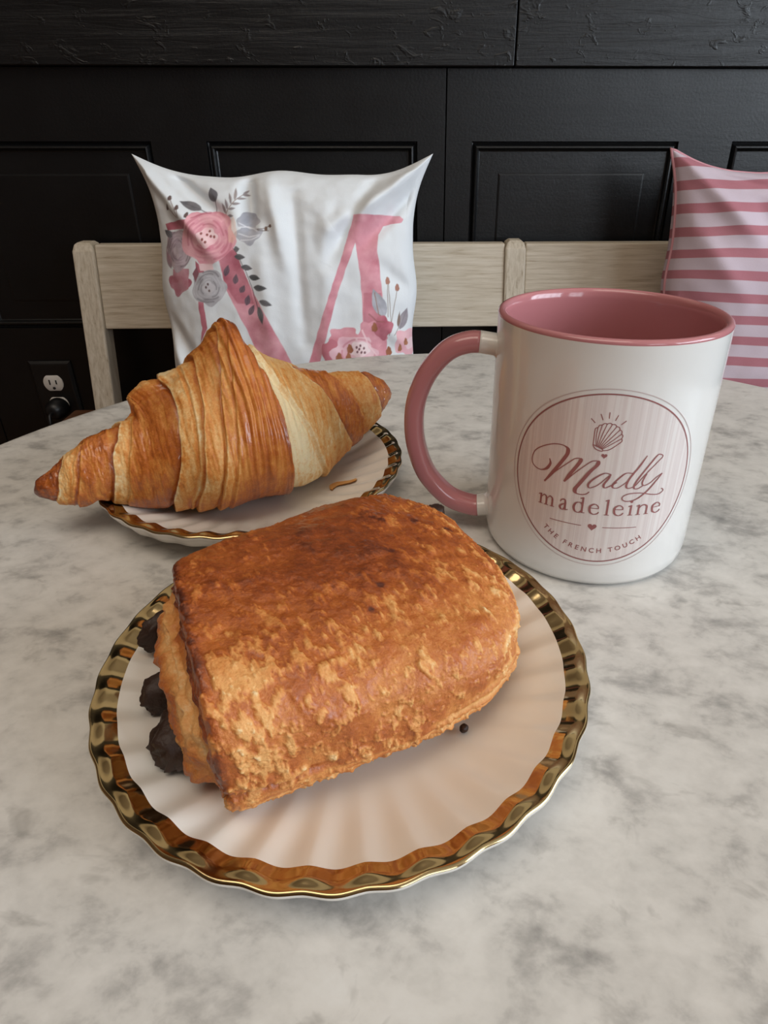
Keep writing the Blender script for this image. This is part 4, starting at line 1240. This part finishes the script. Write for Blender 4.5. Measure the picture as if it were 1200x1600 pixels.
# rules either side of a heart
pr_ = Print()
pr_.stroke([(-16.4, -17.55), (-10.5, -17.6), (-5.0, -17.65)], .26); pr_.stroke([(2.4, -17.65), (8.5, -17.6), (14.5, -17.6)], .26)
pr_.build('printed_rule', M_ink)
def heart(x, z, s, name='printed_heart'):
    p = Print(); q = np.linspace(0, 2 * np.pi, 40, endpoint=False)
    hx = 16 * np.sin(q) ** 3; hz = 13 * np.cos(q) - 5 * np.cos(2 * q) - 2 * np.cos(3 * q) - np.cos(4 * q)
    p.add(np.vstack([[(x, z)], np.stack([x + hx * s / 32, z + hz * s / 32], 1)]), [[0, 1 + (i + 1) % 40, 1 + i] for i in range(40)])
    p.build(name, M_ink)
heart(-1.2, -17.7, 3.1); heart(-.8, 10.4, 2.0)
# shell and rays
pr_ = Print()
for a, b in (((-6.7, 23.4), (-5.2, 22.0)), ((-3.8, 25.3), (-2.9, 23.2)), ((-1.1, 26.1), (-1.05, 23.9)), ((1.7, 25.3), (1.0, 23.3)), ((4.5, 23.4), (3.0, 22.0))):
    pr_.stroke([a, b], .28, smooth=False)
pr_.build('printed_ray', M_ink)
pr_ = Print()
hinge = np.array([-4.3, 13.6]); hinge2 = np.array([-1.8, 12.3])
rim = []
NR = 9
for i in range(NR + 1):
    f = i / NR; a = math.radians(172 - 168 * f)
    rad = 4.75 + .35 * math.sin(math.pi * f)
    rim.append((-.85 + rad * math.cos(a - .35) * .98, 16.9 + rad * math.sin(a - .35) * 1.02))
rim = np.array(rim)
outl = [(-4.9, 14.2)]
for i in range(NR):
    a, b = rim[i], rim[i + 1]; m = (a + b) / 2; o_ = m - np.array([-.85, 16.4]); o_ /= np.linalg.norm(o_)
    outl += [tuple(a), tuple(m + o_ * .35)]
outl += [tuple(rim[-1]), (.6, 12.9), (-1.6, 12.3)]
pr_.stroke(outl, .30, n=5)
for i in range(1, NR):
    f = i / NR
    h0 = hinge * (1 - f) + hinge2 * f + np.array([.1, .3])
    m = (h0 + rim[i]) / 2 + np.array([-.5 + 1.0 * f, .25]) * .6
    pr_.stroke([tuple(h0), tuple(m), tuple(rim[i])], .26, lay=1, n=6)
pr_.stroke([(-5.0, 14.2), (-4.2, 13.0), (-2.9, 12.3), (-1.6, 12.2), (-2.0, 13.2), (-3.4, 13.6), (-5.0, 14.3)], .30, lay=2, n=6)
pr_.build('printed_shell', M_ink)
# small capitals on an arc
txt = 'THE FRENCH TOUCH'
adv = {'T': .92, 'H': 1.08, 'E': .9, ' ': .62, 'F': .86, 'R': .98, 'N': 1.12, 'C': 1.04, 'O': 1.18, 'U': 1.06}
tot = sum(adv[c] for c in txt); a0, a1 = math.radians(-131.5), math.radians(-51.5)
run = 0.0
pr_ = Print()
for ch in txt:
    w_ = adv[ch]; am = a0 + (a1 - a0) * (run + w_ / 2) / tot; run += w_
    if ch == ' ': continue
    cu = bpy.data.curves.new('letter', 'FONT'); cu.body = ch; cu.size = 2.75; cu.align_x = 'CENTER'; cu.offset = .035; cu.resolution_u = 3
    to = bpy.data.objects.new('letter', cu); C.objects.link(to)
    bpy.context.view_layer.update()
    me = bpy.data.meshes.new_from_object(to.evaluated_get(bpy.context.evaluated_depsgraph_get()))
    vs = np.array([v.co[:2] for v in me.vertices]); fs = [list(p.vertices) for p in me.polygons]
    vs[:, 1] -= .95
    rr0 = 27.6
    nx, nz = math.cos(am), math.sin(am)
    # letter up points to the logo centre
    xx_ = nx * rr0 + vs[:, 0] * (-nz) - vs[:, 1] * nx
    zz_ = nz * rr0 + vs[:, 0] * nx - vs[:, 1] * nz
    pr_.add(np.stack([xx_, zz_], 1), fs)
    bpy.data.objects.remove(to); bpy.data.curves.remove(cu); bpy.data.meshes.remove(me)
pr_.build('printed_capitals', M_ink)
